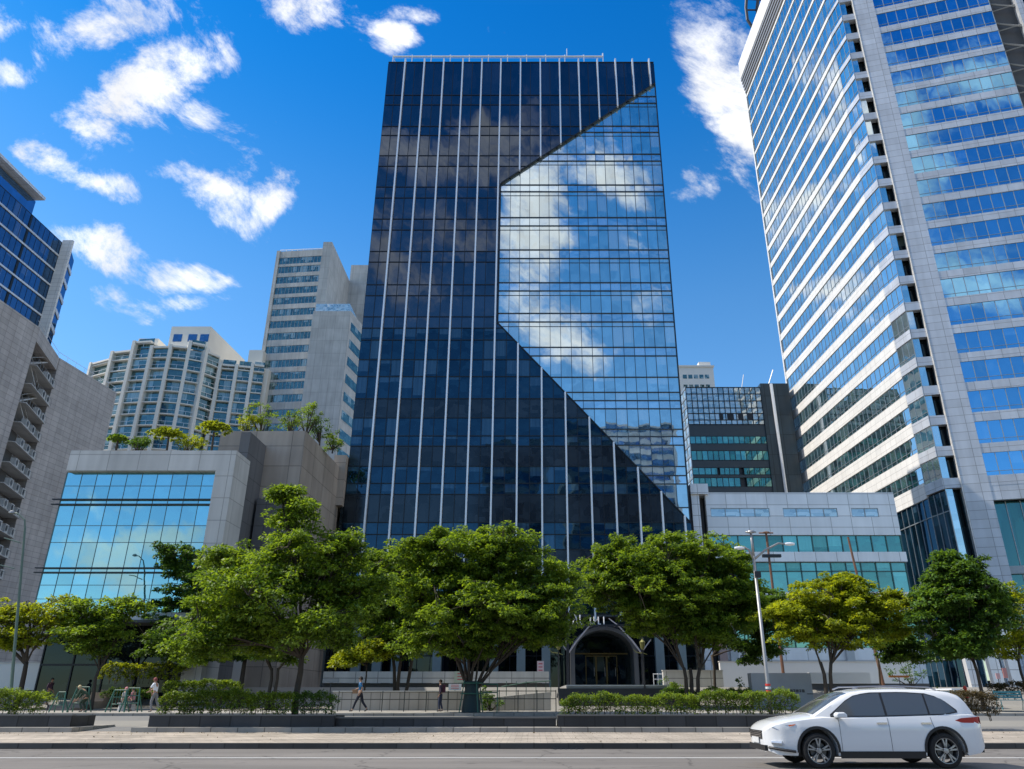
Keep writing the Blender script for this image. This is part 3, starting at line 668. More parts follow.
# ------------------------------------------------------------------ right-hand tower
plainglass = glass('base_teal_glass', (.25, .50, .50), (.01, .06, .06), .3, .01, (.05, .15, .14), .3, .002)
def right_tower():
    Yk = 89.0
    K = Vector((.5878*89, 89, 0)); dR = Vector((.963, -.27, 0)).normalized()
    Nn = Vector((50.35, 89.4, 0)); F = Vector((49.9, 92.9, 0)); Lf = Vector((48.75, 132, 0))
    t = empty('high_rise', (62, 110, 2), 'high corner tower, white bands down its left face, blue windows on its right face', 'building')
    Wr = Wall(K.xy, (K+dR*40).xy)
    Wleft = Wall(Lf.xy, F.xy); Wfac = Wall(F.xy, Nn.xy); Wn = Wall(Nn.xy, K.xy)
    aR = Wr.ray(964.5, 383)[0]; aM = Wr.ray(1005.5, 53)[0]
    z0 = ZY(158.5, Yk); fh = 4.10
    ks = range(-12, 14)
    zz = [z0+fh*k for k in ks]
    ztop = zz[-1]
    H2 = ztop+11
    low = zz[0]-3.4
    # core
    core = [Lf+Vector((.3, -.3, 0)), F+Vector((.35, .1, 0)), Nn+Vector((1.2, 1.6, 0)), K+Vector((1.0, 1.8, 0)), K+dR*aM+Vector((.3, 1.3, 0)), K+dR*(aM+14)+Vector((1, 3, 0)), Vector((90, 132, 0))]
    mb = MB(); n = len(core)
    for i in range(n):
        a, b = core[i], core[(i+1) % n]; mb.quad(a+Zv*1.9, b+Zv*1.9, b+Zv*H2, a+Zv*H2)
    mb.poly([p+Zv*H2 for p in core]); mb.build('body', M['darkgrey'], t)
    nz = len(zz)
    for i, z in enumerate(zz):
        fr = (i/(nz-1)); hb = 2.0-1.45*min(1, fr*1.15)
        mb = MB(); Wleft.box(mb, -.25, Wleft.len, z-hb/2, z+hb/2, -.2, .12)
        if i < 99: mb.build('spandrel_band', M['alu_white'], t)
        hf = min(hb, 1.35)
        mb = MB(); Wfac.box(mb, 0, Wfac.len, z-hf/2, z+hf/2, -.3, .12); Wn.box(mb, 0, Wn.len, z-.62, z+.62, -.9, .02); mb.build('corner_band', M['alu_tower'], t)
        mb = MB(); Wr.box(mb, aR, aM, z-.62, z+.62, -.3, .10); mb.build('front_band', M['alu_tower'], t)
    # window strips, one per floor and side
    for i in range(nz-1):
        zb, zt = zz[i], zz[i+1]; fr = i/(nz-1); hb = 2.0-1.45*min(1, fr*1.15)
        mb = MB(); glass_rows(mb, Wleft, 0, Wleft.len, [zb+hb/2, zt-hb/2+.03], 1.4, 0, v0=i)
        glass_rows(mb, Wfac, 0, Wfac.len, [zb+.5, zt-.5], 1.2, 0, v0=i+40)
        w = mb.build('window_strip', M['g_side'], t)
        mb = MB(); vbars(mb, Wleft, rng(0, Wleft.len, 1.4), zb+hb/2, zt-hb/2, .05, 0, .05); hbars(mb, Wleft, [zb+hb/2+.55], 0, Wleft.len, .05, 0, .05)
        vbars(mb, Wfac, rng(0, Wfac.len, 1.2), zb+.5, zt-.5, .05, 0, .05); hbars(mb, Wfac, [zb+1.2], 0, Wfac.len, .05, 0, .05); mb.build('mullions', M['mullion_light'], w)
        mb = MB(); glass_rows(mb, Wr, aR, aM, [zb+.6, zt-.6], (aM-aR)/11, 0, v0=i, ua=aR); w = mb.build('window_strip', M['g_front'], t)
        mb = MB(); vbars(mb, Wr, [aR+(aM-aR)*k/11 for k in range(12)], zb+.6, zt-.6, .07, 0, .07); hbars(mb, Wr, [zb+1.15], aR, aM, .05, 0, .05); mb.build('mullions', M['mullion_light'], w)
        mb = MB(); glass_rows(mb, Wn, .1, .9, [zb+.6, zt-.6], .8, -.25, v0=i); w = mb.build('corner_window', M['g_light'], t)
    mb = MB(); glass_rows(mb, Wn, 0, Wn.len+.4, [low-9]+zz, 1.1, -1.15); mb.build('recess_glass', M['g_lobby'], t)
    # big grey pier between recess and the front windows
    mb = MB(); Wr.box(mb, 0, aR, 1.9, H2-3, -2.0, .16); mb.build('corner_pier', M['alu_tower'], t)
    mb = MB(); Wr.box(mb, -.12, -.01, 1.9, H2-3, -.5, .22); mb.build('pier_edge', M['alu_white'], t)
    # far edge trim (white) at the left end
    mb = MB(); Wleft.box(mb, -.75, -.25, 1.9, H2-6, -.6, .2); mb.build('edge_trim', M['alu_white'], t)
    # crown: louvres and coping
    for k in range(5):
        mb = MB(); Wleft.box(mb, -.5-.06*k, Wleft.len, ztop+1.0+k*.95, ztop+1.5+k*.95, -.2, .25+.12*k); mb.build('louvre', M['steel'], t)
    mb = MB(); Wleft.box(mb, -.9, Wleft.len, ztop+5.8, ztop+10.5, -.6, .7); mb.build('coping', M['alu_white'], t)
    mb = MB(); q = [P(748, 26, 128), P(746, 14, 128), P(747, 4, 128), P(750, -10, 128)]
    mb.tube([P(752, 27, 130), P(747.5, 20, 130), P(746, 8, 130), P(747, -8, 130)], .35, 8); mb.tube([P(760, 10, 130), P(747, 10, 130)], .2, 6); mb.tube([P(762, 0, 130), P(746, -1, 130)], .2, 6)
    mb.tube([P(759, 27, 130), P(757, 8, 130), P(759, -10, 130)], .4, 6)
    mb.build('roof_ring', M['dark_metal'], t)
    # right-hand recess with steel trusses, and the outer pier
    Wb = Wall((K+dR*aM+Vector((-Wr.n.x, -Wr.n.y, 0))*2.0).xy, (K+dR*(aM+12)+Vector((-Wr.n.x, -Wr.n.y, 0))*2.0).xy)
    mb = MB(); glass_rows(mb, Wb, 0, Wb.len, zz, 1.3, 0); mb.build('recess_glass', M['g_blue'], t)
    for i in range(8, nz-1):
        mb = MB(); mb.tube([Wb.p(.2, zz[i]+fh*.45, 1.0), Wb.p(3.6, zz[i]-fh*.1, 1.6)], .16, 5); mb.tube([Wb.p(.2, zz[i]+.1, 1.0), Wb.p(3.6, zz[i]+.1, 1.6)], .12, 5); mb.build('truss', M['steel'], t)
    mb = MB(); Wb.box(mb, 3.4, 4.3, 1.9, H2-4, .9, 2.2); mb.build('outer_pier', M['alu_tower'], t)
    # base: solid wall with a deep opening and glass
    aO, zO = Wr.ray(995, 508)
    mb = MB(); Wr.box(mb, aR, aM+6, low+1.0, zz[0]-.62, -.5, .08); mb.build('base_wall', M['alu_tower'], t)
    mb = MB(); Wr.box(mb, aR, aO, 1.9, low+1.0, -.5, .08); mb.build('base_pier', M['alu_tower'], t)
    mb = MB(); glass_rows(mb, Wr, aR, aM+8, [2, 6, 9, low+1.0], 1.6, -1.15); mb.build('base_glass', plainglass, t)
    mb = MB(); vbars(mb, Wr, rng(aR, aM+8, 1.6), 2, low+1, .1, -1.15, -1.05); hbars(mb, Wr, [6, 11, 15.0], aR, aM+8, .9, -1.15, -.6); mb.build('mullions', M['mullion_light'], t)
    for Wx in (Wleft, Wfac):
        mb = MB(); glass_rows(mb, Wx, 0, Wx.len, [2, 5.5, 9, 12.5, low, zz[0]-.9], 1.4, -.1); g = mb.build('base_glass', M['g_blue'], t)
        mb = MB(); vbars(mb, Wx, rng(0, Wx.len, 1.4), 2, zz[0]-.9, .07, -.1, 0); hbars(mb, Wx, [5.5, 9, 12.5, low], 0, Wx.len, .1, -.1, 0); mb.build('mullions', M['mullion_light'], g)
    mb = MB(); Wn.box(mb, .1, .9, 3, zz[0]-.7, -.6, -.2); mb.build('corner_window', M['g_light'], t)
right_tower()

# ------------------------------------------------------------------ low podium building on the right
def podium():
    Y = 72.0
    xa, xb = P(709, 540, Y).x, P(902, 540, Y).x
    t = empty('podium_building', ((xa+xb)/2, 80, 2), 'low grey panelled annex with two strips of teal windows beside the black tower', 'building')
    Wp = Wall((xa, Y), (xb, Y)); Z = lambda y: ZY(y, Y); Ln = Wp.len
    mb = MB(); Wp.box(mb, 0.1, Ln-.1, 1.9, Z(494), -20, -.45); mb.build('body', M['darkgrey'], t)
    def A(px, y=515): return Wp.ray(px, y)[0]
    mb = MB()
    z1, z2 = Z(508), Z(517)
    Wp.box(mb, 0, Ln, z1, Z(492.5), -.4, 0); Wp.box(mb, 0, Ln, Z(535), z2, -.4, 0)
    wins = [(711, 770), (783.5, 838), (852, 879)]
    edges = [0]+[v for w in wins for v in (A(w[0]), A(w[1]))]+[Ln]
    for i in range(0, len(edges), 2): Wp.box(mb, edges[i], edges[i+1], z2, z1, -.4, 0)
    mb.build('upper_wall', M['alu'], t)
    for p0, p1 in wins:
        a0, a1 = A(p0), A(p1); n = max(2, round((a1-a0)/1.45))
        mb = MB(); glass_rows(mb, Wp, a0, a1, [z2, z1], (a1-a0)/n, -.08, ua=a0); w = mb.build('window', M['g_pale'], t)
        mb = MB(); vbars(mb, Wp, [a0+(a1-a0)*k/n for k in range(n+1)], z2, z1, .06, -.08, -.01); hbars(mb, Wp, [z2+.03, z1-.03], a0, a1, .06, -.08, -.01); mb.build('frame', M['mullion_light'], w)
    for y0, y1, extra in ((552, 535, []), (592, 562, [571]), (648, 612, [630])):
        zs = [Z(y0)]+[Z(e) for e in extra]+[Z(y1)]
        mb = MB(); glass_rows(mb, Wp, 0, Ln, zs, Ln/13, -.25, v0=int(y0)); w = mb.build('window_strip', M['g_teal'], t)
        mb = MB(); vbars(mb, Wp, [Ln*k/13 for k in range(14)], zs[0], zs[-1], .08, -.25, -.14); hbars(mb, Wp, zs, 0, Ln, .09, -.25, -.14); mb.build('mullions', plain_cache('teal_mullion', (.05, .12, .12), .4), w)
    for y0, y1 in ((562, 552), (612, 592), (662, 648)):
        mb = MB(); Wp.box(mb, -.0, Ln+.1, Z(y0), Z(y1), -.4, .12); mb.build('spandrel_band', M['alu'], t)
    mb = MB(); Wp.box(mb, 0, Ln, 1.9, Z(662), -.4, 0); mb.build('base_wall', M['alu'], t)
    # stair block on the left with a dark reveal
    mb = MB(); x0, x1 = P(690, 500, Y).x, P(705, 500, Y).x
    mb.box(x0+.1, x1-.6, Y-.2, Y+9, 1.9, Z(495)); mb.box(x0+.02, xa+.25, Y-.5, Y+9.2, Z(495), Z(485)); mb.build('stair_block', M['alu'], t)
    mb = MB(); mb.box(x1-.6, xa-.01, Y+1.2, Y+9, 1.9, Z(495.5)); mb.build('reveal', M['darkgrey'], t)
    for px, m in ((722, 'pink'), (733, 'w'), (848, 'w')):
        a = Wp.ray(px, 650)[0]; mb = MB(); Wp.box(mb, a-.35, a+.35, 1.9, Z(612), .0, .5)
        mb.build('column', plain_cache('pink_column', (.33, .24, .22), .7) if m == 'pink' else plain_cache('pale_column', (.42, .45, .46), .6), t)
podium()

# ------------------------------------------------------------------ teal building behind the podium
def mid_building():
    Y = 130.0
    xa, xb, xc = P(690, 440, Y).x, P(766.5, 440, Y).x, P(799, 470, Y).x
    t = empty('office_building', ((xa+xc)/2, 140, 2), 'square office block with pale glass grid above dark bands, beside the high rise', 'building')
    Z = lambda y: ZY(y, Y); Wm = Wall((xa, Y), (xb, Y)); Ln = Wm.len
    mb = MB(); mb.box(xa+.1, xc, Y+.4, Y+22, 2, Z(388)); mb.build('body', M['dark_metal'], t)
    zs = [Z(y) for y in (424.5, 420, 413.5, 408, 401, 394, 387.5)]
    mb = MB(); glass_rows(mb, Wm, 0, Ln, zs, Ln/14, 0); g = mb.build('curtain_wall', M['g_pale'], t)
    mb = MB(); vbars(mb, Wm, [Ln*k/14 for k in range(15)], zs[0], zs[-1], .12, 0, .12); hbars(mb, Wm, zs, 0, Ln, .12, 0, .12); mb.build('mullions', M['mullion'], g)
    for p0, p1 in ((719, 723), (727, 733.5), (738, 743), (747, 752.5)):
        a0, a1 = Wm.ray(p0, 415)[0], Wm.ray(p1, 415)[0]; mb = MB(); Wm.box(mb, a0, a1, Z(419.6), Z(413.8), .01, .1); mb.build('open_window', M['mullion'], t)
    prev = 424.5
    for k, (y0, y1, segs) in enumerate(((444, 436, [(0, 1)]), (460.5, 450.5, [(0, 1)]), (475, 467.5, [(0, .32), (.35, .6), (.66, 1)]), (487, 477.5, [(0, .6), (.68, 1)]))):
        mb = MB(); Wm.box(mb, 0, Ln, Z(y1), Z(prev), -.2, .02); mb.build('dark_band', plain_cache('dark_cladding', (.035, .05, .065), .35), t); prev = y0
        for f0, f1 in segs:
            mb = MB(); glass_rows(mb, Wm, Ln*f0, Ln*f1, [Z(y0), Z(y1)], Ln/14, 0, v0=k*3); g = mb.build('window_strip', M['g_teal'], t)
            mb = MB(); vbars(mb, Wm, rng(Ln*f0, Ln*f1, Ln/14), Z(y0), Z(y1), .1, 0, .08); hbars(mb, Wm, [Z(y0)+.05, Z(y1)-.05], Ln*f0, Ln*f1, .1, 0, .07); mb.build('mullions', M['mullion'], g)
    mb = MB(); Wm.box(mb, 0, Ln, Z(500), Z(487), -.2, .02); mb.build('dark_band', plain_cache('dark_cladding', (.035, .05, .065), .35), t)
    mb = MB(); mb.box(xb+.01, xc+.1, Y-.3, Y+22, 2, Z(384)); mb.build('service_core', panels('core_cladding', (.035, .055, .068), 2.4, 3.8, .35, .25, .4, .06, 0, .3), t)
    mb = MB(); p, q = P(771, 384, Y-.5), P(787.5, 494, Y-.5); mb.tube([(p.x, Y-.5, p.z), (q.x, Y-.5, 3)], .28, 6); mb.build('downpipe', M['fin'], t)
    mb = MB(); mb.tube([(p.x, Y+2, p.z), (p.x+1.6, Y+2, p.z+4)], .09, 4); mb.tube([(p.x-5, Y+2, p.z-.5), (p.x-4.2, Y+2, p.z+3)], .06, 4); mb.build('roof_boom', M['steel'], t)
    Ws = Wall((xa-1.5, Y+20), (xa, Y)); zz = [Z(y) for y in (500, 487, 477, 467, 455, 444, 434, 424, 415, 406, 397, 387.5)]
    mb = MB(); glass_rows(mb, Ws, 0, Ws.len, zz, 2, 0); g = mb.build('side_glass', M['g_pale'], t)
    mb = MB(); hbars(mb, Ws, zz, 0, Ws.len, .5, 0, .1); vbars(mb, Ws, rng(0, Ws.len, 2), zz[0], zz[-1], .12, 0, .1); mb.build('mullions', M['mullion_light'], g)
mid_building()

def punched(name, label, px0, px1, y_top, Y, D_, mat, wins, cat='building'):
    xa, xb = P(px0, y_top+20, Y).x, P(px1, y_top+20, Y).x; zt = ZY(y_top, Y)
    t = empty(name, ((xa+xb)/2, Y+D_/2, 2), label, cat)
    mb = MB(); mb.box(xa, xb, Y, Y+D_, 2, zt); mb.build('wall', mat, t)
    return t, xa, xb, zt
def white_block():
    Y = 230
    t, xa, xb, zt = punched('apartment_block', 'small white block top with square windows peeking over the teal office building', 680, 715, 366, Y, 25, M['white'], None)
    for r in range(8):
        for c in range(5):
            a = xa+1.2+c*(xb-xa-2.4)/5; z = zt-3.2-r*3.6
            mb = MB(); mb.box(a, a+1.35, Y-.06, Y+.1, z-1.4, z); mb.build('window', M['g_far'], t)
    mb = MB(); x = P(700, 363, Y).x; mb.box(x, x+4, Y+2, Y+8, zt-.1, zt+2.4); mb.box(xa-.3, xb+.3, Y-.4, Y+25.3, zt-.4, zt+.15); mb.build('roof_house', M['white'], t)
white_block()

# ------------------------------------------------------------------ grey slab tower on the left of the black one
def slab_tower():
    Y = 190.0
    t = empty('slab_tower', (-66, 200, 2), 'slim grey concrete tower with narrow window bands left of the black tower', 'building')
    xa, xp, xb = P(270, 290, Y).x, P(318, 290, Y).x, P(327, 290, Y).x
    Z = lambda y: ZY(y, Y)
    ztop = Z(249)
    Wf = Wall((xa, Y+1.5), (xp, Y)); Ln = Wf.len
    mb = MB(); mb.poly([Vector((xa+.3, Y+2.2, z)) for z in (2, 2)]+[]) if False else None
    mb.box(xa+.6, xb-.1, Y+2, Y+24, 2, ztop); mb.build('body', M['slabgrey'], t)
    ys = [230+y/2.33 for y in (67, 88, 112, 137, 161, 188, 216, 244, 275, 308, 337, 360, 390, 425, 458, 495, 530)]
    zc = [Z(y) for y in ys]
    for i, z in enumerate(zc):
        mb = MB(); glass_rows(mb, Wf, .8, Ln-.3, [z-1.15, z+1.15], 1.1, -.15, v0=i); g = mb.build('window_strip', M['g_far'], t)
        mb = MB(); vbars(mb, Wf, rng(.8, Ln-.3, 1.1), z-1.15, z+1.15, .09, -.15, -.05); hbars(mb, Wf, [z-1.1, z+1.1], .8, Ln-.3, .08, -.16, -.06); mb.build('mullions', M['mullion_light'], g)
        top = zc[i-1]-1.15 if i else ztop
        mb = MB(); Wf.box(mb, 0, Ln, z+1.15, top, -.6, 0); mb.build('spandrel_band', M['slabgrey'], t)
    mb = MB(); Wf.box(mb, 0, Ln, 2, zc[-1]-1.15, -.6, 0); mb.build('base_wall', M['slabgrey'], t)
    mb = MB(); Wf.box(mb, -.2, .8, 2, ztop+.2, -.55, .25); mb.build('edge_fin', M['slabgrey'], t)
    # blank pier, taller than the rest
    pr = MB(); pr.box(xp+.01, xb, Y-.6, Y+26, 2, Z(243)); pr.build('side_pier', M['slabgrey'], t)
    mb = MB(); mb.box(xb+.01, P(384, 290, Y+22).x, Y+22, Y+36, 2, ZY(265, Y+22)); mb.build('rear_wing', M['slabgrey'], t)
    xq0, xq1 = P(321, 380, Y-6).x, P(345, 380, Y-6).x
    # lower lift block in front, its right side glazed
    zb = ZY(311, Y-6)
    mb = MB(); mb.box(xb-1.2, P(352, 330, Y-2).x, Y-6, Y+18, 2, zb); mb.build('lower_block', M['slabgrey'], t)
    mb = MB(); mb.box(xb-.8, P(352, 330, Y-2).x-.4, Y-5.4, Y+10, zb, zb+2.6); mb.build('roof_glasshouse', M['g_pale'], t)
    Wr_ = Wall((P(352, 330, Y-2).x+.02, Y-6), (P(352, 330, Y-2).x+3.6, Y+16))
    for i in range(13):
        z = zb-4-i*5.2
        mb = MB(); glass_rows(mb, Wr_, 1, Wr_.len-1, [z-1.6, z+1.0], 2, .25, v0=i); mb.build('window_strip', M['g_far'], t)
    mb = MB(); Wr_.box(mb, 0, Wr_.len, 2, zb, -1.2, .2); mb.build('side_wall', M['slabgrey'], t)
    mb = MB(); mb.tube([(xa+.5, Y+2.5, ztop+1.2), (xp, Y+1.5, ztop+1.2)], .12, 4)
    for k in range(9): x = xa+.5+k*(xp-xa-.5)/8; mb.tube([(x, Y+2.3, ztop-.2), (x, Y+2.3, ztop+1.25)], .09, 4)
    mb.build('roof_rail', M['fin'], t)
slab_tower()

# ------------------------------------------------------------------ white apartment tower with balconies
def apartments():
    t = empty('balcony_apartments', (-90, 190, 2), 'curved cream apartment tower with stacked glazed balconies and a square penthouse', 'building')
    # plan polyline of bays (px at y~400, depth)
    pl = [(84, 183), (103, 179.5), (123, 178), (142, 177.3), (161, 177), (180, 178), (198, 180), (215, 184), (232, 185), (248, 186), (262, 187)]
    pts = [P(px+ (0), 395, Y) for px, Y in pl]
    z_ref = [ZY(310+y/5.128, 178) for y in (250, 308, 367, 426, 485, 545, 600, 655)]
    fh = (z_ref[0]-z_ref[-1])/7
    ztop = z_ref[0]+fh*1.15
    nf = 14
    tops = [.4, 1.3, 2.5, 1.6, 1.7, 2.5, 1.6, .6, .6, 1.0, 1.2]
    mb = MB()
    for i in range(len(pts)-1):
        a, b = pts[i], pts[i+1]; zt = z_ref[0]+fh*tops[i]*.62
        mb.prism([Vector((a.x, a.y+2.2, 2)), Vector((b.x, b.y+2.2, 2)), Vector((b.x, b.y+2.2, zt)), Vector((a.x, a.y+2.2, zt))], Vector((0, 1, 0)), 18)
    mb.build('body', M['cream'], t)
    for i in range(len(pts)-1):
        a, b = pts[i], pts[i+1]; Wb = Wall((a.x, a.y), (b.x, b.y)); Ln = Wb.len
        zt = z_ref[0]+fh*tops[i]*.62
        # column between the bays
        mb = MB(); Wb.box(mb, -.42, .42, 2, zt+.3, -2.2, .5); mb.build('pier', M['cream'], t)
        for k in range(-1, nf):
            z = z_ref[0]+fh*1-fh*k-fh
            if z+fh > zt+2.2: continue
            mb = MB(); glass_rows(mb, Wb, .42, Ln-.42, [z+.15, z+fh-.12], (Ln-.84)/2, -.9 if (i+k) % 3 else -.3, v0=k*3+i); g = mb.build('window', M['g_far'], t) if k < 9 else None
            if g:
                mb = MB(); Wb.box(mb, .42, Ln-.42, z+1.15, z+1.21, -.1, .0); Wb.box(mb, Ln/2-.03, Ln/2+.03, z+.15, z+1.15, -.09, -.01); mb.build('balcony_rail', M['fin'], g)
        for k in range(0, 9):
            z = z_ref[0]-fh*k
            mb = MB(); Wb.box(mb, .42, Ln-.42, z-.13, z+.15, -2.2, .08); mb.build('balcony_slab', M['cream'], t)
        mb = MB(); Wb.box(mb, .55, Ln-.55, zt-.4, zt+.1, -2.2, .28); mb.build('cornice', M['cream'], t)
    # penthouse box
    Y = 181
    xa, xb = P(168, 345, Y).x, P(207.5, 345, Y).x; z0, z1 = ZY(342, Y), ZY(326.5, Y)
    mb = MB(); mb.prism([Vector((xa, Y, z0-3)), Vector((xb, Y, z0-3)), Vector((xb, Y, z1)), Vector((xa, Y, z1))], Vector((.06, 1, 0)), 22); ph = mb.build('penthouse', M['cream'], t)
    for f in (.04, .42, .72):
        mb = MB(); mb.box(xa+(xb-xa)*f+.6, xa+(xb-xa)*(f+.22)+.6, Y-.08, Y+.1, z0+.1, z0+2.3); mb.build('window', M['g_navy'], ph)
    mb = MB(); x0 = P(133, 345, 180).x; x1 = P(153, 345, 180).x; mb.box(x0, x1, 182, 190, z_ref[0], ZY(338.5, 182)); mb.build('roof_house', M['cream'], t)
    x0 = P(244, 355, 186).x; mb = MB(); mb.box(x0, x0+4, 189, 196, z_ref[0], ZY(350, 189)); mb.build('roof_house', M['cream'], t)
apartments()

# ------------------------------------------------------------------ blue glass tower at the far left
def blue_tower():
    t = empty('blue_high_rise', (-100, 110, 2), 'navy glass tower with white floor lines and a jutting roof slab at the left edge', 'building')
    Yf = 130.0; far = P(37, 345, Yf)
    F_ = Vector((P(50.5, 290, Yf).x, Yf, 0)); dr = Vector((math.sin(R(1.0)), math.cos(R(1.0)), 0))
    Nr = F_ - dr*40
    Wb = Wall(Nr.xy, F_.xy)        # faces right
    zt = ZY(243, Yf)
    n = 24; fh = 3.4
    mb = MB()
    c = [Nr+Vector((-.2, 0, 0)), F_+Vector((-.2, 0, 0)), F_+Vector((-30, 0, 0)), Nr+Vector((-30, 0, 0))]
    for i in range(4): a, b = c[i], c[(i+1) % 4]; mb.quad(a+Zv*2, b+Zv*2, b+Zv*zt, a+Zv*zt)
    mb.poly([p+Zv*zt for p in c]); mb.build('body', M['dark_metal'], t)
    for k in range(18):
        z = zt-fh*(k+1)
        mb = MB(); glass_rows(mb, Wb, 0, Wb.len, [z+.15, z+fh-.25], 1.5, 0, v0=k); g = mb.build('window_strip', M['g_navy'], t)
        mb = MB(); vbars(mb, Wb, rng(0, Wb.len, 1.5), z+.15, z+fh-.25, .05, 0, .04); vbars(mb, Wb, rng(0, Wb.len, 9), z+.15, z+fh-.25, .5, 0, .06); hbars(mb, Wb, [z+.2, z+fh-.3], 0, Wb.len, .06, 0, .035); mb.build('mullions', M['mullion'], g)
        mb = MB(); Wb.box(mb, 0, Wb.len, z-.22, z+.14, -.2, .18); mb.build('floor_band', M['alu'], t)
    # white corner pier, far end
    pe = [F_, F_+Vector((1.2, 4.0, 0))]
    Pr = P(59.5, 290, Yf-.5); Wp = Wall((F_+Vector((.05, -.5, 0))).xy, (Pr.x, Yf-.5))
    mb = MB(); Wp.box(mb, 0, Wp.len, 2, zt+.3, -.4, .1); mb.build('corner_pier', M['alu_white'], t)
    Pe = P(66, 290, 133.5); Wq = Wall((Pr.x-.1, Yf), (Pe.x, 133.5))
    for k in range(18):
        z = zt-fh*(k+1)-2
        mb = MB(); glass_rows(mb, Wq, 0, Wq.len, [z+.6, z+fh-.3], 3, 0, v0=k); mb.build('window_strip', M['g_navy'], t)
        mb = MB(); Wq.box(mb, 0, Wq.len, z-.3, z+.5, -.5, .15); mb.build('floor_band', M['alu'], t)
    mb = MB(); Wq.box(mb, 0, Wq.len, 2, zt-2, -.6, -.05); mb.build('rear_body', M['dark_metal'], t)
    # top: set-back plant floor and overhanging slab
    e = P(50, 207, Yf-6); aE = (Vector((e.x, e.y, 0))-Wb.O).dot(Wb.a)
    zr = zt+4.2
    mb = MB(); Wb.box(mb, 0, Wb.len-9, zt, zr-.6, -20, -1.0); mb.build('plant_floor', M['g_navy'], t)
    mb = MB(); Wb.box(mb, 0, Wb.len-9, zr-.35, zr+.25, -22, .8); mb.build('roof_slab', M['alu'], t)
blue_tower()

# ------------------------------------------------------------------ grey block with the service stair (left edge)
def grey_block():
    t = empty('service_block', (-46, 66, 2), 'windowless grey tiled block with a recessed service stair stacked with outdoor units', 'building')
    Y0 = 102.0
    Cn = Vector((P(60, 358, Y0).x, Y0, 0)); zt = ZY(358, Y0)
    dr = Vector((math.sin(R(5.5)), math.cos(R(5.5)), 0))
    # far wall: from the recess corner Cn to the right end
    def onray(x, y, O, d):
        r = P(x, y, 1.0)-Vector((0, 0, CH)); r = Vector((r.x, r.y, 0)); den = r.x*d.y-r.y*d.x
        k = (O.x*d.y-O.y*d.x)/den; return r*k
    En = onray(117, 392, Cn, dr)
    Wf = Wall(Cn.xy, En.xy)
    # near wall, in front of the recess
    Nc = Vector((P(36, 342, 92).x, 92, 0))
    Nr = Nc - Vector((math.sin(R(2)), math.cos(R(2)), 0))*46
    Wn_ = Wall(Nr.xy, Nc.xy)
    mb = MB(); Wf.box(mb, 0, Wf.len, 1, zt, -26, 0)
    mb.build('far_wing', M['greywall'], t)
    mb = MB(); Wn_.box(mb, 0, Wn_.len, 1, zt, -22, 0); mb.build('near_wing', M['greywall'], t)
    # recess: dark back wall and head beam
    Wrc = Wall(Nc.xy, Cn.xy)
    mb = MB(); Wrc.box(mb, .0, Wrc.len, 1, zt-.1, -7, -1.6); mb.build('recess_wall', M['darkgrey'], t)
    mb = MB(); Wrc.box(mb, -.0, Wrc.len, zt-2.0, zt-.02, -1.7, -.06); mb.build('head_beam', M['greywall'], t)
    # stair flights and unit shelves
    n = 14
    ac = plain_cache('ac_white', (.55, .55, .53), .5)
    for k in range(n):
        z = zt-5.0-k*2.75
        mb = MB(); Wrc.box(mb, Wrc.len*.12, Wrc.len-.25, z-.12, z, -1.7, .42); sh = mb.build('ledge', M['concrete'], t)
        mb = MB()
        for q in range(9): a = Wrc.len*.14+q*(Wrc.len*.84)/8; mb.tube([Wrc.p(a, z, .45), Wrc.p(a, z+.9, .45)], .025, 4)
        mb.tube([Wrc.p(Wrc.len*.12, z+.92, .45), Wrc.p(Wrc.len-.25, z+.92, .45)], .035, 4); mb.build('rail', M['steel'], sh)
        if k < 4:
            mb = MB()
            a0, a1 = Wrc.len*.12, Wrc.len*.7
            if k % 2: a0, a1 = a1, a0
            mb.prism([Wrc.p(a0, z, -.4), Wrc.p(a1, z+2.75, -.4), Wrc.p(a1, z+2.95, -.4), Wrc.p(a0, z+.2, -.4)], -Wrc.n, 1.0)
            mb.tube([Wrc.p(a0, z+1.0, -.35), Wrc.p(a1, z+3.7, -.35)], .04, 4); mb.build('stair_flight', M['concrete'], t)
        for q in range(2 if k < 3 else 3):
            a = Wrc.len*(.34+.25*q)
            if k < 3: a = Wrc.len*(.62+.2*q)
            mb = MB(); Wrc.box(mb, a, a+1.35, z+.02, z+1.15, -.35, .3)
            u = mb.build('outdoor_unit', ac, t)
            mb = MB(); c = Wrc.p(a+.55, z+.6, .31)
            ring = [c+Wrc.a*(.4*math.cos(j*math.pi/6))+Zv*(.4*math.sin(j*math.pi/6)) for j in range(12)]
            mb.poly(ring[::-1] if False else ring); mb.build('fan_grille', M['dark_metal'], u)
    mb = MB()
    e0 = Wf.p(.2, zt, -.5)
    mb.tube([Wf.p(0, zt+1.0, -.4), Wf.p(Wf.len, zt+1.0, -.4)], .035, 4); mb.tube([Wrc.p(0, zt+1.0, -.4), Wrc.p(Wrc.len, zt+1.0, -.4)], .035, 4)
    for q in range(8): mb.tube([Wf.p(Wf.len*q/7, zt, -.4), Wf.p(Wf.len*q/7, zt+1.0, -.4)], .03, 4)
    mb.build('roof_rail', M['fin'], t)
grey_block()

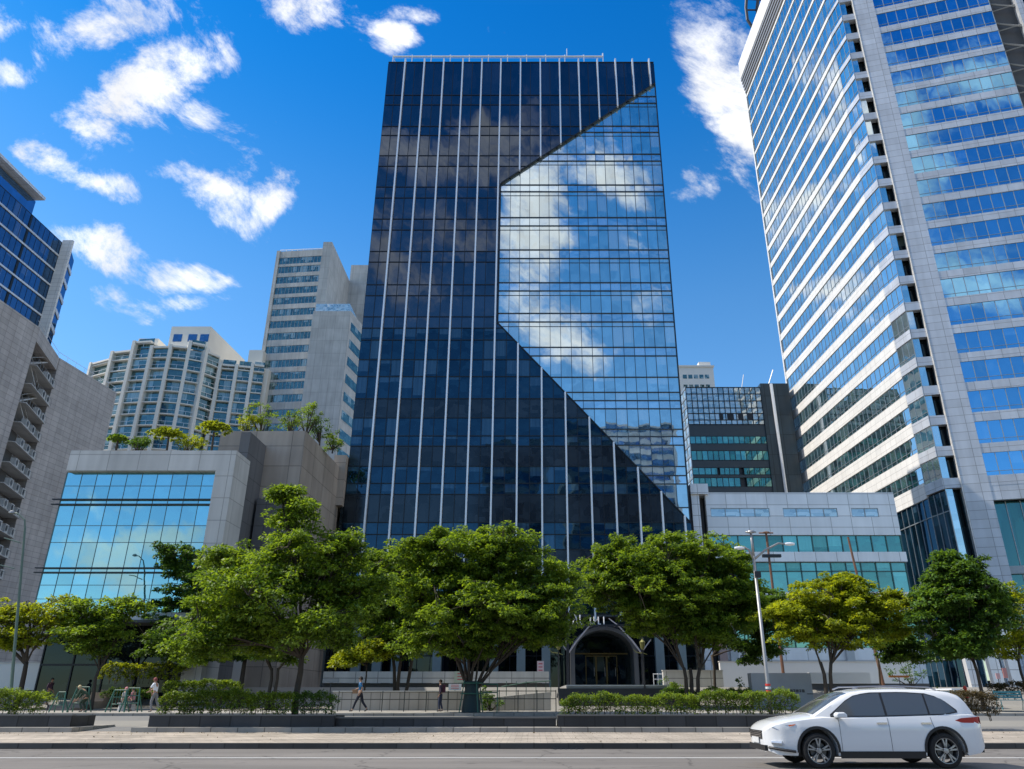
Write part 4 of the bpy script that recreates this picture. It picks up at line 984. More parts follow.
# ------------------------------------------------------------------ glass hall with the concrete frame
def glass_hall():
    Y = 52.0
    Z = lambda y: ZY(y, Y)
    t = empty('glass_hall', (-27, 60, 2), 'glass fronted hall set in a thick grey concrete frame with plants on its roof', 'building')
    xl, xr = P(70, 455, Y).x, P(237, 450, Y).x
    xi0, xi1 = P(90, 470, Y).x, P(215.5, 471, Y).x
    ztop, zi = Z(450.5), Z(470.5)
    mb = MB(); mb.box(xl, xr, Y, Y+2.8, zi, ztop); mb.build('frame_lintel', M['concrete'], t)
    mb = MB(); mb.box(xi1, xr, Y, Y+2.8, 1.0, zi-.003); mb.build('frame_pier', M['concrete'], t)
    Wg = Wall((xl-.2, Y+.55), (xi1, Y+.55)); Ln = Wg.len
    zs = [Z(612), Z(605), Z(598), Z(584), Z(572), Z(567), Z(541), Z(524), Z(503), Z(498), Z(484), zi]
    mb = MB(); glass_rows(mb, Wg, 0, Ln, zs, Ln/10, 0); mb.build('curtain_wall', M['g_atrium'], t)
    mb = MB(); Wg.box(mb, -.6, Ln, Z(622), Z(612), -.4, .3); mb.build('sill_band', M['white'], t)
    mb = MB(); vbars(mb, Wg, [Ln*k/10 for k in range(11)], Z(612), zi, .03, 0, .03); hbars(mb, Wg, zs, 0, Ln, .035, 0, .035)
    mb.build('mullions', plain_cache('atrium_mullion', (.10, .16, .17), .4), t)
    mb = MB(); hbars(mb, Wg, [Z(498), Z(503), Z(567), Z(571.5)], -.5, Ln, .07, .02, .25); mb.build('sun_shelf', M['dark_metal'], t)
    # left glazed return, leaning outward a little
    Wl3 = Wall((xl-1.2, Y+2.7), (xl-.2, Y+.55)); mb = MB(); glass_rows(mb, Wl3, 0, Wl3.len, zs, 1.3, 0); g = mb.build('side_glass', M['g_atrium'], t)
    mb = MB(); hbars(mb, Wl3, zs, 0, Wl3.len, .05, 0, .06); vbars(mb, Wl3, rng(0, Wl3.len, 1.3), Z(612), zi, .05, 0, .06); mb.build('mullions', plain_cache('atrium_mullion', (.10, .16, .17), .4), g)
    mb = MB(); mb.box(xl-.1, xi1-.5, Y+2.85, Y+13.9, 1.0, ztop-.25); mb.build('body', M['darkgrey'], t)
    Wlb = Wall((xl-.2, Y+2.8), (xi1, Y+2.8)); mb = MB(); glass_rows(mb, Wlb, 0, Ln, [1.0, 3.4, Z(622)+.4], 2, 0); mb.build('base_glass', M['g_lobby'], t)
    mb = MB(); vbars(mb, Wlb, rng(0, Ln, 2), 1, Z(622)+.4, .09, 0, .08); hbars(mb, Wlb, [3.4], 0, Ln, .12, 0, .1); mb.build('mullions', M['mullion'], t)
    mb = MB(); mb.box(xl-.2, xi1, Y+.1, Y+2.9, Z(622)-.02, Z(622)+.15); mb.build('soffit', M['darkgrey'], t)
glass_hall()

def stone_wing():
    t = empty('stone_wing', (-19, 66, 2), 'brown stone clad wing with a dark angled fin between the glass hall and black tower', 'building')
    Y = 58.6
    xa, xc = P(262, 440, Y).x, P(305, 432, Y).x; zt = ZY(431, Y)
    Er = P(340, 474, 74.0)
    mb = MB()
    Wf = Wall((xa-3.5, Y), (xc, Y)); Wf.box(mb, 0, Wf.len, 1.5, zt, -11.4, 0)
    mb.build('front_block', M['stone'], t)
    Wr = Wall((xc+.01, Y), (xc+.3, Y+11.4)); mb = MB(); Wr.box(mb, .0, Wr.len, 1.5, zt-.003, -3, .05); mb.build('side_wall', M['stone'], t)
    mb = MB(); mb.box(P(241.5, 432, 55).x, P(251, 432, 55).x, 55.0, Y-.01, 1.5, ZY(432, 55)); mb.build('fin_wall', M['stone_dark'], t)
    mb = MB(); v = ZY(505, 60); mb.box(xc-2.8, xc-.3, Y-.9, Y, v-6, v); mb.build('bay_box', M['stone_dark'], t)
    # low pale link towards the tower
    Yl = 69.0
    x0, x1 = P(333, 470, Yl).x, -18.0
    mb = MB(); mb.box(x0, x1-.05, Yl, Yl+14, ZY(473, Yl), ZY(455, Yl)); mb.box(x0+.3, x1-.9, Yl+.4, Yl+14, 1.5, ZY(473, Yl)); mb.box(x1-.9, x1-.05, Yl, Yl+14, ZY(505, Yl), ZY(473, Yl)-.01); mb.build('link_block', M['stone'], t)
    mb = MB(); mb.box(x0+1.4, x1-.1, Yl-.05, Yl+.2, 3.0, ZY(507, Yl)); mb.build('dark_window', M['g_lobby'], t)
    for k in range(2):
        mb = MB(); x = xc-6.5+k*3.2; mb.box(x, x+1.1, Y-.25, Y, 2, 5.4); mb.build('pilaster', M['white'], t)
stone_wing()

# blocks across the street, behind the camera: only their reflections show in the photo
def opposite():
    specs = [
             (-14, 3, -58, 26, 66, 'slabgrey', 'narrow grey office block across the street, seen mirrored in the black tower'),
             (10, 42, -70, 26, 76, 'concrete', 'broad pale office block across the street, mirrored low in the pale wedge'),
             ]
    for i, (x0, x1, y, dp, h, m, lab) in enumerate(specs):
        t = empty('street_block', ((x0+x1)/2, y-dp/2, 0), lab, 'building')
        mb = MB(); mb.box(x0, x1, y-dp, y, 0, h); mb.build('wall', M[m], t)
        Wo = Wall((x1, y), (x0, y)); k = 0; z = 3.0
        while z+2.2 < h:
            mb = MB(); glass_rows(mb, Wo, 1, Wo.len-1, [z, z+2.1], 1.6, .02, v0=k); mb.build('window_strip', M['g_navy'], t); z += 3.7; k += 1
opposite()

# ================================================================== street level
def gz(Y):
    ys = [-10, 3.2, 24.05, 24.34, 31.2, 31.21, 40.7, 40.9, 46.1, 54, 56.6, 300]; zs = [.15, 0, 0, .15, .18, .186, .5, .63, .66, .92, 2.0, 2.0]
    return float(np.interp(Y, ys, zs))
def SC(Y, z=2.0): return FPX/(Y*CS+(z-CH)*SN)        # pixels per metre

# ------------------------------------------------------------------ trees
def leaf_mesh(name, mat, centres, radii, per, size, seed, flat=.45, droop=.25, parent=None, elong=1.9):
    rs = np.random.RandomState(seed)
    n = len(centres)*per
    c = np.repeat(np.array(centres), per, axis=0); rr = np.repeat(np.array(radii), per)
    d = rs.normal(size=(n, 3)); d /= np.linalg.norm(d, axis=1)[:, None]
    rad = rs.uniform(.25, 1, n)**.6
    off = d*(rad*rr)[:, None]; off[:, 2] *= flat; off[:, 2] -= droop*rr*(np.hypot(d[:, 0], d[:, 1])*rad)**2
    p = c+off
    # leaf axis points outward, slightly down
    ax = d.copy(); ax[:, 2] = ax[:, 2]*.35-.15; ax += rs.normal(scale=.35, size=(n, 3)); ax /= np.linalg.norm(ax, axis=1)[:, None]
    up = np.array([0, 0, 1.0])+rs.normal(scale=.42, size=(n, 3)); side = np.cross(ax, up); side /= np.linalg.norm(side, axis=1)[:, None]+1e-6
    nrm = np.cross(side, ax)
    L = size*rs.uniform(.6, 1.25, n); Wd = L/elong
    a = p-ax*L[:, None]*.5; b = p+side*(Wd*.5)[:, None]+nrm*(L*.06)[:, None]; e = p+ax*L[:, None]*.5-nrm*(L*.12)[:, None]; f = p-side*(Wd*.5)[:, None]+nrm*(L*.06)[:, None]
    v = np.stack([a, b, e, f], axis=1).reshape(-1, 3)
    me = D.meshes.new(name); me.vertices.add(n*4); me.vertices.foreach_set('co', v.ravel())
    me.loops.add(n*4); me.loops.foreach_set('vertex_index', np.arange(n*4)); me.polygons.add(n)
    me.polygons.foreach_set('loop_start', np.arange(n)*4); me.polygons.foreach_set('loop_total', np.full(n, 4)); me.update(); me.validate()
    me.materials.append(mat); o = D.objects.new(name, me); COL.objects.link(o)
    if parent: o.parent = parent
    return o
def tree(label, px, Y, fork_y, lobes, mat, seed, trunk_r=.16, leaf=.20, stems=1, dens=1.0, group=None, kind='street_tree', bark='bark', lean=0, per=62, base_y=None):
    """lobes: (px, py, half width px, half height px, depth offset) in the photo, turned into real sizes at depth Y"""
    rs = np.random.RandomState(seed)
    z0 = gz(Y) if base_y is None else ZY(base_y, Y)
    x0 = xat(px, Y, z0)
    t = empty(kind, (x0, Y, z0), label, 'tree', group)
    fz = ZY(fork_y, Y)-z0
    cent, rad, tips = [], [], []
    for (lx, ly, hw, hh, dy) in lobes:
        c = P(lx, ly, Y+dy); s = SC(Y+dy, c.z); rx, rz = hw/s, hh/s; ry = (rx+rz)/2*1.05
        c = np.array([c.x-x0, dy, c.z-z0])
        vol = rx*ry*rz
        n = int(dens*(8+13*(rx*rx*1.2+rz*rz)))
        npad = max(5, n//7)
        ds_ = rs.normal(size=(npad*5, 3)); ds_ /= np.linalg.norm(ds_, axis=1)[:, None]
        loose = c+ds_*(rs.uniform(.1, 1, npad*5)**.45*(1+.12*rs.normal(size=npad*5)))[:, None]*np.array([rx, ry, rz])
        d = rs.normal(size=(npad, 3)); d /= np.linalg.norm(d, axis=1)[:, None]
        r = rs.uniform(.05, 1, npad)**.40
        # scalloped outline
        bump = 1+.16*np.sin(d[:, 0]*5+seed)+.12*np.sin(d[:, 1]*6+2*seed)+.14*rs.normal(size=npad)
        q = c+d*(r*bump)[:, None]*np.array([rx, ry, rz])
        q = np.repeat(q, 7, axis=0)+rs.normal(size=(npad*7, 3))*np.array([.42, .42, .13])*min(1.15, .45+rx*.28)
        q = np.concatenate([q, loose]); q = q[q[:, 2] > c[2]-rz*.95]
        cent += q.tolist(); rad += rs.uniform(.26, .60, len(q)).tolist(); tips.append((c, rx, rz))
    mbk = MB()
    tops = []
    for s_ in range(stems):
        b0 = Vector(((s_-(stems-1)/2)*trunk_r*1.6, 0, -.1))
        an = rs.uniform(0, 6.28) if stems > 1 else 0
        f0 = Vector((lean*fz+(s_-(stems-1)/2)*fz*.22, math.sin(an)*.3*(stems > 1), fz))
        m1 = b0.lerp(f0, .4)+Vector((rs.normal()*.05, rs.normal()*.05, 0)); m2 = b0.lerp(f0, .75)+Vector((rs.normal()*.06, 0, 0))
        mbk.tube([b0, b0+Vector((0, 0, .25)), m1, m2, f0], [trunk_r*1.15, trunk_r*.85, trunk_r*.74, trunk_r*.68, trunk_r*.6], 9)
        tops.append(f0)
    nodes = []
    for i, (c, rx, rz) in enumerate(tips):
        c = Vector(c); f0 = min(tops, key=lambda q: (q-c).length)
        mid = f0.lerp(c, .45)+Vector((0, 0, (c-f0).length*.06))+Vector((rs.normal()*.15, rs.normal()*.15, 0))
        pts = [f0-Vector((0, 0, .12)), f0.lerp(mid, .5)+Vector((rs.normal()*.08, rs.normal()*.08, 0)), mid, mid.lerp(c, .6), c+Vector((0, 0, rz*.3))]
        lf = .8 if i < 4 else .5
        mbk.tube(pts, [trunk_r*.62*lf, trunk_r*.5*lf, trunk_r*.38*lf, trunk_r*.26*lf, trunk_r*.1], 6, cap=False); nodes += [(p, trunk_r*.2) for p in pts[2:]]
        for k in range(5):
            a = rs.uniform(0, 6.28); e = c+Vector((math.cos(a)*rx*.8, math.sin(a)*rx*.7, rs.uniform(-.3, .6)*rz)); st = pts[rs.randint(1, 4)]
            m = st.lerp(e, .55)+Vector((0, 0, .25)); mbk.tube([st, m, e], [trunk_r*.24, trunk_r*.15, .015], 5, cap=False); nodes += [(m, .05), (e, .03)]
    cc = np.array(cent); nn_ = np.array([tuple(p[0]) for p in nodes])
    for q in cc[::3]:
        j = int(np.argmin(((nn_-q)**2).sum(1)))
        if 1e-3 < np.linalg.norm(nn_[j]-q) < 2.2: mbk.tube([tuple(nn_[j]), tuple((nn_[j]+q)/2+np.array([0, 0, .08])), tuple(q)], [.028, .02, .01], 3, cap=False)
    me = D.meshes.new('trunk'); me.from_pydata(mbk.v, [], mbk.f); me.materials.append(M[bark]); me.shade_smooth()
    tr = D.objects.new('trunk', me); COL.objects.link(tr); tr.parent = t
    leaf_mesh('crown', M[mat], cent, rad, per, leaf, seed+5, parent=t)
    return t
G1 = 'trees along the street'
tree('broad green tree growing from the dark planter behind the clipped hedge, forked low crown', 294, 32.6, 655,
     [(303, 562, 42, 36, 0), (262, 590, 48, 34, -1), (340, 590, 34, 40, .6), (222, 618, 40, 30, 0), (200, 646, 32, 16, -.8), (296, 515, 22, 16, .3), (325, 625, 40, 22, -1), (270, 635, 42, 20, 1), (235, 560, 22, 16, 1), (345, 545, 20, 14, 0), (285, 494, 8, 7, 0), (365, 600, 14, 26, .5)],
     'leaf_mid', 11, .17, .17, group=G1, base_y=724, dens=1.15)
tree('dark green tree in front of the glass hall, left of the broad planter tree', 239, 52, 650,
     [(183, 560, 22, 22, 0), (205, 590, 34, 30, 0), (172, 610, 26, 26, 1), (195, 640, 42, 22, -1), (235, 640, 30, 20, 0)], 'leaf_dark', 12, .2, .24, group=G1, dens=.8)
tree('slender tree with two stems behind the long clipped hedge', 269, 47.5, 668, [(262, 640, 30, 18, 0), (285, 650, 22, 16, 0), (245, 625, 22, 16, 1)], 'leaf_mid', 13, .14, .2, stems=2, group=G1, dens=.8)
tree('multi stemmed tree behind the long white parapet, left of the fork trunk tree', 399, 50, 655,
     [(395, 570, 28, 24, 0), (378, 600, 26, 30, .5), (412, 605, 26, 30, 0), (392, 635, 34, 22, 0), (372, 562, 14, 16, 0), (420, 555, 14, 12, 0)], 'leaf_mid', 14, .15, .22, stems=3, group=G1, lean=0)
tree('small yellow green sapling beside the white parapet', 363, 49, 664, [(362, 652, 20, 10, 0), (378, 646, 14, 8, 0), (350, 658, 12, 7, 0)], 'leaf_yellow', 15, .07, .2, group=G1, dens=1.1)
tree('large dense tree with a forked trunk wrapped in green at its foot', 471, 42, 690,
     [(470, 560, 48, 30, 0), (520, 585, 44, 34, .6), (430, 590, 40, 32, 0), (480, 610, 60, 34, -1), (545, 618, 36, 26, 0), (500, 540, 34, 16, 0), (415, 560, 22, 18, .3), (455, 640, 48, 18, 0), (528, 636, 28, 14, .5), (560, 585, 20, 26, 0), (441, 538, 16, 12, 0)],
     'leaf_mid', 16, .2, .2, stems=2, group=G1, dens=1.05)
tree('wide bright green tree right of the arched entrance, many dark limbs', 694, 50, 668,
     [(640, 565, 46, 30, 0), (690, 560, 46, 28, 0), (665, 590, 60, 36, -.5), (720, 595, 40, 34, .5), (610, 586, 32, 28, 0), (652, 616, 32, 20, 0), (706, 628, 42, 22, 0), (745, 600, 18, 26, 0), (615, 560, 20, 18, 0), (728, 565, 20, 16, 0)],
     'leaf_mid', 17, .17, .22, stems=3, group=G1, dens=1.0)
tree('dark leafy tree directly behind the street lamp pole', 716, 54, 655, [(745, 610, 26, 22, 0), (765, 625, 24, 26, 0), (760, 650, 20, 14, 0), (775, 600, 18, 14, 0)], 'leaf_dark', 18, .13, .24, group=G1, dens=.8)
tree('airy yellow green tree in front of the grey annex, trunk above the car', 831, 46, 662,
     [(820, 600, 34, 22, 0), (855, 602, 34, 22, 0), (800, 625, 30, 20, 0), (840, 628, 44, 20, 0), (880, 618, 26, 20, 0), (845, 583, 22, 10, 0), (785, 610, 18, 12, 0), (893, 600, 14, 10, 0)], 'leaf_yellow', 19, .15, .21, stems=2, group=G1, dens=.95, bark='bark')
tree('rounded dark green tree before the high rise corner', 984, 44, 660,
     [(958, 590, 36, 28, 0), (950, 570, 20, 16, 0), (975, 620, 36, 28, 0), (940, 610, 24, 24, 0), (960, 640, 36, 18, 0), (993, 598, 16, 22, 0), (950, 560, 10, 8, 0)], 'leaf_dark', 20, .13, .24, group=G1, dens=1.15)
tree('sparse yellowish tree at the right edge behind the teal benches', 1030, 46, 660, [(1015, 600, 20, 16, 0), (1022, 630, 26, 20, 0), (1008, 645, 16, 12, 0), (1045, 610, 30, 30, 0)], 'leaf_yellow', 21, .11, .2, group=G1, dens=.6, per=30)
tree('dark trunked spreading tree at the left edge, thin yellowing crown', 15, 48, 662,
     [(5, 615, 30, 14, 0), (40, 608, 30, 13, 0), (-30, 620, 30, 20, 0), (20, 635, 34, 14, 0), (62, 622, 18, 12, 0)], 'leaf_yellow', 22, .2, .22, group=G1, dens=.8, per=34)
tree('light green tree with open crown standing beside the ramp railings', 91, 48, 668,
     [(85, 612, 26, 14, 0), (112, 618, 26, 16, 0), (95, 640, 34, 16, 0), (130, 605, 18, 10, 0), (75, 630, 20, 14, 0)], 'leaf_mid', 23, .13, .22, group=G1, dens=.8, per=36)
tree('thin young tree between annex and dark rounded tree, drooping leaves', 886, 50, 655, [(900, 622, 16, 24, 0), (915, 645, 16, 18, 0), (890, 650, 14, 12, 0)], 'leaf_dark', 24, .08, .22, group=G1, dens=.6)

# palms and shrubs on the roofs
def roof_plant(label, px, py, Y, w, h, mat, seed, palm=False, zbase=None):
    rs = np.random.RandomState(seed)
    zb = zbase
    c = P(px, py, Y); s = SC(Y, c.z); rw, rh = w/s, h/s
    t = empty('roof_plant', (c.x, Y, zb), label, 'plant', 'plants on the roofs')
    top = c.z+rh*.4-zb
    mb = MB()
    if palm:
        mb.tube([(0, 0, 0), (.05, 0, top*.5), (0, 0, top)], [.10, .08, .07], 6)
        cent, rad = [], []
        for k in range(13):
            a = k*2.4; L = rw*rs.uniform(.8, 1.15)
            for j in range(1, 6):
                f = j/5; cent.append([math.cos(a)*L*f, math.sin(a)*L*f, top+rh*.7*math.sin(f*2.3)-rh*.35*f]); rad.append(.16)
        me_o = ('foliage', cent, rad, 22, .3)
    else:
        cent = (rs.normal(size=(26, 3))*np.array([rw*.45, rw*.35, rh*.4])+np.array([0, 0, top])).tolist(); rad = rs.uniform(.25, .5, 26).tolist()
        mb.tube([(0, 0, 0), (0, 0, top)], [.08, .04], 5)
        for q in cent[:10]: mb.tube([(0, 0, top*.3), tuple(q)], [.05, .015], 4)
        me_o = ('foliage', cent, rad, 34, .22)
    me = D.meshes.new('stem'); me.from_pydata(mb.v, [], mb.f); me.materials.append(M['bark']); o = D.objects.new('stem', me); COL.objects.link(o); o.parent = t
    leaf_mesh(me_o[0], M[mat], me_o[1], me_o[2], me_o[3], me_o[4], seed, flat=.7, parent=t, elong=2.6)
hz = ZY(450.5, 52)-.25
for i, (px, py, w, h, mat, palm, lab) in enumerate([
    (117, 444, 7, 7, 'leaf_mid', True, 'small palm on the glass hall roof, leftmost and alone'), (140, 444, 8, 6, 'leaf_dark', False, 'low dark shrub on the glass hall roof beside the lone palm'),
    (168, 441, 14, 9, 'leaf_yellow', True, 'yellow green palm on the glass hall roof with wide fronds'), (188, 444, 13, 7, 'leaf_yellow', False, 'bushy yellow shrub next to the wide palm on the hall roof'),
    (213, 438, 13, 13, 'leaf_yellow', True, 'tallest palm on the glass hall roof, near its right end')]):
    roof_plant(lab, px, py, 54.6, w*1.2, h*1.25, mat, 60+i, palm, hz)
sz = ZY(431, 58.6)
for i, (px, py, w, h, mat, lab) in enumerate([
    (246, 432, 10, 14, 'leaf_yellow', 'yellow green shrub rising behind the dark stone fin'), (262, 424, 16, 13, 'leaf_mid', 'leafy bush on the stone wing roof just right of the fin'), (291, 425, 13, 10, 'leaf_mid', 'rounded bush at the middle of the stone wing parapet'),
    (308, 419, 14, 12, 'leaf_mid', 'highest shrub above the stone wing corner'), (321, 432, 11, 13, 'leaf_dark', 'dark shrub leaning over the stone wing side wall'), (333, 446, 9, 9, 'leaf_mid', 'lowest shrub hanging at the back of the stone wing')]):
    roof_plant(lab, px, py, 59.8 + i*.8, w*1.25, h*1.3, mat, 80+i, False, sz-.3)

# ------------------------------------------------------------------ planters and hedges
def planter(label, p0, p1, Y0=31.0, D_=1.7, zb=.335, zt=.72):
    xa, xb = xat(p0, Y0, .6), xat(p1, Y0, .6)
    t = empty('planter', ((xa+xb)/2, Y0+D_/2, zb), label, 'planter')
    mb = MB(); mb.box(xa, xb, Y0, Y0+.22, zb, zt); mb.box(xa, xb, Y0+D_-.2, Y0+D_, zb, zt); mb.box(xa, xa+.22, Y0+.22, Y0+D_-.2, zb, zt-.002); mb.box(xb-.22, xb, Y0+.22, Y0+D_-.2, zb, zt-.002)
    mb.build('wall', M['planter'], t)
    mb = MB(); mb.box(xa-.03, xb+.03, Y0-.03, Y0+.2, zt+.001, zt+.05); mb.build('coping', plain_cache('planter_coping', (.12, .115, .11), .6), t)
    mb = MB(); mb.box(xa+.22, xb-.22, Y0+.22, Y0+D_-.2, zb, zt-.07); mb.build('soil', M['soil'], t)
planter('dark stone planter wall at the left edge with a short hedge', -60, 71)
planter('dark stone planter wall around the broad tree and its long hedge', 149, 334)
planter('lowest dark stone planter wall, without hedge, in front of the walkers', 336, 556, 31.25, 1.3, .335, .63)
planter('dark stone planter wall under the bright hedge, reaching behind the car', 558, 962)
def hedge(label, p0, p1, Y, ztop_y, zb, depth=1.1, mat='leaf_hedge', seed=1, leaf=.085, dens=260):
    xa, xb = xat(p0, Y, 1), xat(p1, Y, 1); zt = ZY(ztop_y, Y); rs = np.random.RandomState(seed)
    t = empty('hedge', ((xa+xb)/2, Y+depth/2, zb), label, 'hedge', 'clipped hedges')
    L, Hh = xb-xa, zt-zb
    n = int(L*Hh*dens*.62+L*depth*dens*.30)
    def prof_(x): return .06*np.sin(x*2.1+seed)+.05*np.sin(x*5.3)+.03*np.sin(x*11)
    x = rs.uniform(-L/2, L/2, n); side = rs.rand(n)
    y = np.where(side < .55, -depth/2+rs.uniform(0, .16, n), rs.uniform(-depth/2, depth/2, n))
    z = np.where(side < .55, rs.uniform(.10, 1, n)**.8*Hh, Hh-rs.uniform(0, .14, n)); z = z+prof_(x)
    # rounded ends and shoulders
    e = np.clip((L/2-np.abs(x))/.35, 0, 1); z = z*(.72+.28*np.sqrt(e))
    c = np.stack([x, y, z], 1)
    leaf_mesh('foliage', M[mat], c.tolist(), rs.uniform(.06, .15, n).tolist(), 9, leaf, seed, flat=.9, droop=0, parent=t)
    mb = MB()
    for k in range(int(L/.22)):
        xx = -L/2+.12+k*.22+rs.normal()*.03; yy = rs.uniform(-depth*.3, depth*.3)
        mb.tube([(xx, yy, -.08), (xx+rs.normal()*.05, yy+rs.normal()*.05, Hh*.45), (xx+rs.normal()*.1, yy, Hh*.8)], [.018, .013, .006], 4, cap=False)
    # dark inner twig mass
    for k in range(int(L*60)):
        a = Vector((rs.uniform(-L/2+.1, L/2-.1), rs.uniform(-depth*.32, depth*.32), rs.uniform(.3, .85)*Hh)); b = a+Vector((rs.normal()*.16, rs.normal()*.16, rs.normal()*.1)); mb.tube([a, b], [.012, .008], 3, cap=False)
    me = D.meshes.new('stems'); me.from_pydata(mb.v, [], mb.f); me.materials.append(M['bark']); o = D.objects.new('stems', me); COL.objects.link(o); o.parent = t; tag(o, kind='stuff')
hedge('short clipped hedge at the left edge in the dark planter', -60, 41, 31.25, 692, .66, seed=1)
hedge('clipped hedge right of the walker in white, under the broad planter tree', 157, 292, 31.25, 692.5, .66, seed=2)
hedge('ragged dark hedge end just right of the planter tree trunk', 293, 334, 31.25, 693, .66, seed=3, mat='leaf_dark', dens=200)
hedge('bright clipped hedge in front of the arched entrance, left of the lamp pole', 561, 700, 31.25, 695.5, .66, seed=4)
hedge('clipped hedge around the foot of the street lamp', 701, 800, 31.25, 692, .66, seed=5)
hedge('brownish dry hedge behind the tail of the white car', 925, 1001, 31.4, 693, .60, seed=6, mat='leaf_brown')
hedge('low hedge behind the walker in white, at the garden edge', 160, 236, 46.6, 681, 1.0, seed=7, dens=150, leaf=.12)
hedge('low garden hedge left of the walker in white', 98, 150, 50, 689, 1.2, seed=8, dens=120, leaf=.12, mat='leaf_dark')
hedge('low planting before the white wall right of the entrance steps', 664, 704, 52, 689.5, 1.4, seed=9, dens=120, leaf=.12, mat='leaf_dark')
hedge('low shrubs at the foot of the grey name wall', 705, 756, 48.6, 689, 1.0, seed=10, dens=130, leaf=.12)
hedge('dim bushes under the glass hall front, lit yellow at the top', 92, 176, 50.6, 664, 2.2, seed=12, dens=70, leaf=.16, mat='leaf_yellow')
hedge('green shrubs beside the teal benches at the right edge', 998, 1040, 44, 683, 1.3, seed=13, dens=130, leaf=.12, mat='leaf_brown')
def stray(label, px, Y, yb, h, mat, seed):
    z = gz(Y) if yb is None else yb
    x = xat(px, Y, z); rs = np.random.RandomState(seed)
    t = empty('shrub', (x, Y, z), label, 'shrub', 'loose shrubs')
    cent = (rs.normal(size=(22, 3))*np.array([h*.4, h*.3, h*.22])+np.array([0, 0, h*.6])).tolist()
    leaf_mesh('foliage', M[mat], cent, rs.uniform(.15, .3, 22).tolist(), 26, .16, seed, flat=.8, parent=t)
    mb = MB(); [mb.tube([(0, 0, -.05), tuple(q)], [.03, .01], 4, cap=False) for q in cent[:8]]
    me = D.meshes.new('stem'); me.from_pydata(mb.v, [], mb.f); me.materials.append(M['bark']); o = D.objects.new('stem', me); COL.objects.link(o); o.parent = t
stray('round shrub right of the two stemmed tree, behind the hedge', 252, 47, None, 1.1, 'leaf_mid', 31)
stray('green shrub beside the green wrapped tree trunk', 490, 45.2, None, .9, 'leaf_dark', 32)
stray('small shrub at the foot of the rounded dark tree', 938, 46, None, 1.1, 'leaf_mid', 33)
stray('trailing shrub growing over the grey name wall', 758, 50.5, None, 1.7, 'leaf_dark', 34)
stray('shrub between the entrance stair rail and the white wall', 676, 55, None, 1.0, 'leaf_mid', 35)
stray('dark bush spilling over the white terrace wall, far right', 912, 56, 2.0, 1.8, 'leaf_dark', 36)

# ------------------------------------------------------------------ low walls, steps, railings
def lowwall(name, label, p0, p1, Y, yt, zb, mat, D_=.25, cap=True, cat='wall'):
    xa, xb = xat(p0, Y, 2), xat(p1, Y, 2); zt = ZY(yt, Y)
    t = empty(name, ((xa+xb)/2, Y+D_/2, zb), label, cat)
    mb = MB(); mb.box(xa, xb, Y, Y+D_, zb, zt); mb.build('wall', mat, t)
    if cap: mb = MB(); mb.box(xa-.04, xb+.04, Y-.05, Y+D_+.05, zt+.001, zt+.07); mb.build('coping', plain_cache('coping_stone', (.5, .48, .44), .7), t)
    return t, xa, xb, zt
Mw = panels('white_parapet_panels', (.56, .54, .50), 1.6, 1.3, .65, .07, .45, .03, 0, .25)
Mr = panels('ribbed_wall', (.36, .33, .29), .55, 3, .8, .08, .6, .03, 0, .3)
lowwall('parapet_wall', 'long white panelled parapet raised above a dark gap, in front of the lobby', 322, 549, 57.5, 671.5, ZY(683, 57.5), Mw, .3, False)
lowwall('planter_ledge', 'dark base wall under the long white parapet', 322, 549, 57.9, 683.4, 1.8, M['darkgrey'], .6, False)
lowwall('retaining_wall', 'beige ribbed retaining wall behind the walker in blue', 334, 488, 46.4, 692, .6, Mr, .3)
def ramp():
    Y = 46.2; t = empty('ramp_wall', (xat(520, Y, 1), Y, .6), 'grey ramp wall with a rounded left end beside the wrapped tree', 'wall')
    xa, xb = xat(487, Y, 1), xat(551, Y, 1); z1 = ZY(692, Y); out = []
    za = ZY(697, Y); r = (za-.6)
    for k in range(9): a = math.pi/2*k/8; out.append(Vector((xa+.7-.7*math.cos(a), Y, .6+r*(.35+.65*math.sin(a)))))
    out += [Vector((xa+2.2, Y, z1-.12)), Vector((xb, Y, z1)), Vector((xb, Y, .55)), Vector((xa, Y, .55))]
    mb = MB(); mb.prism(out, Vector((0, 1, 0)), .3); mb.build('wall', Mr, t)
    mb = MB(); mb.tube([(xa+.8, Y+.15, za+.55), (xa+2.2, Y+.15, z1+.5), (xb, Y+.15, z1+.6)], .03, 5)
    for f in (.1, .3, .5, .7, .9, 1): x = xa+.8+(xb-xa-.8)*f; mb.tube([(x, Y+.15, z1-.2), (x, Y+.15, z1+.58)], .02, 4)
    mb.build('handrail', plain_cache('green_rail', (.05, .11, .085), .5), t)
ramp()
lowwall('terrace_wall', 'long white terrace wall under the teal shop windows', 722, 916, 63, 662, 2.0, M['white'], .4)
lowwall('terrace_wall', 'lower white wall with dark gap beneath, behind the airy tree', 811, 872, 56, 672.5, ZY(683, 56), M['white'], .4, False)
lowwall('terrace_wall', 'dark base wall under the lower white wall, above the car roof', 811, 930, 56.2, 683.5, 1.5, M['darkgrey'], .5, False)
lowwall('terrace_wall', 'white stone block wall between the entrance stair and the name wall', 664, 724, 58, 671, 1.8, Mw, .4)
lowwall('boundary_wall', 'long pale rendered wall at the left edge behind the dark trunk', -60, 41, 56, 663, 1.8, M['cream'], .3)
lowwall('boundary_wall', 'pale yellowish wall piece right of the gate post, left side', 50, 66, 57, 664, 1.8, M['cream'], .3, False)
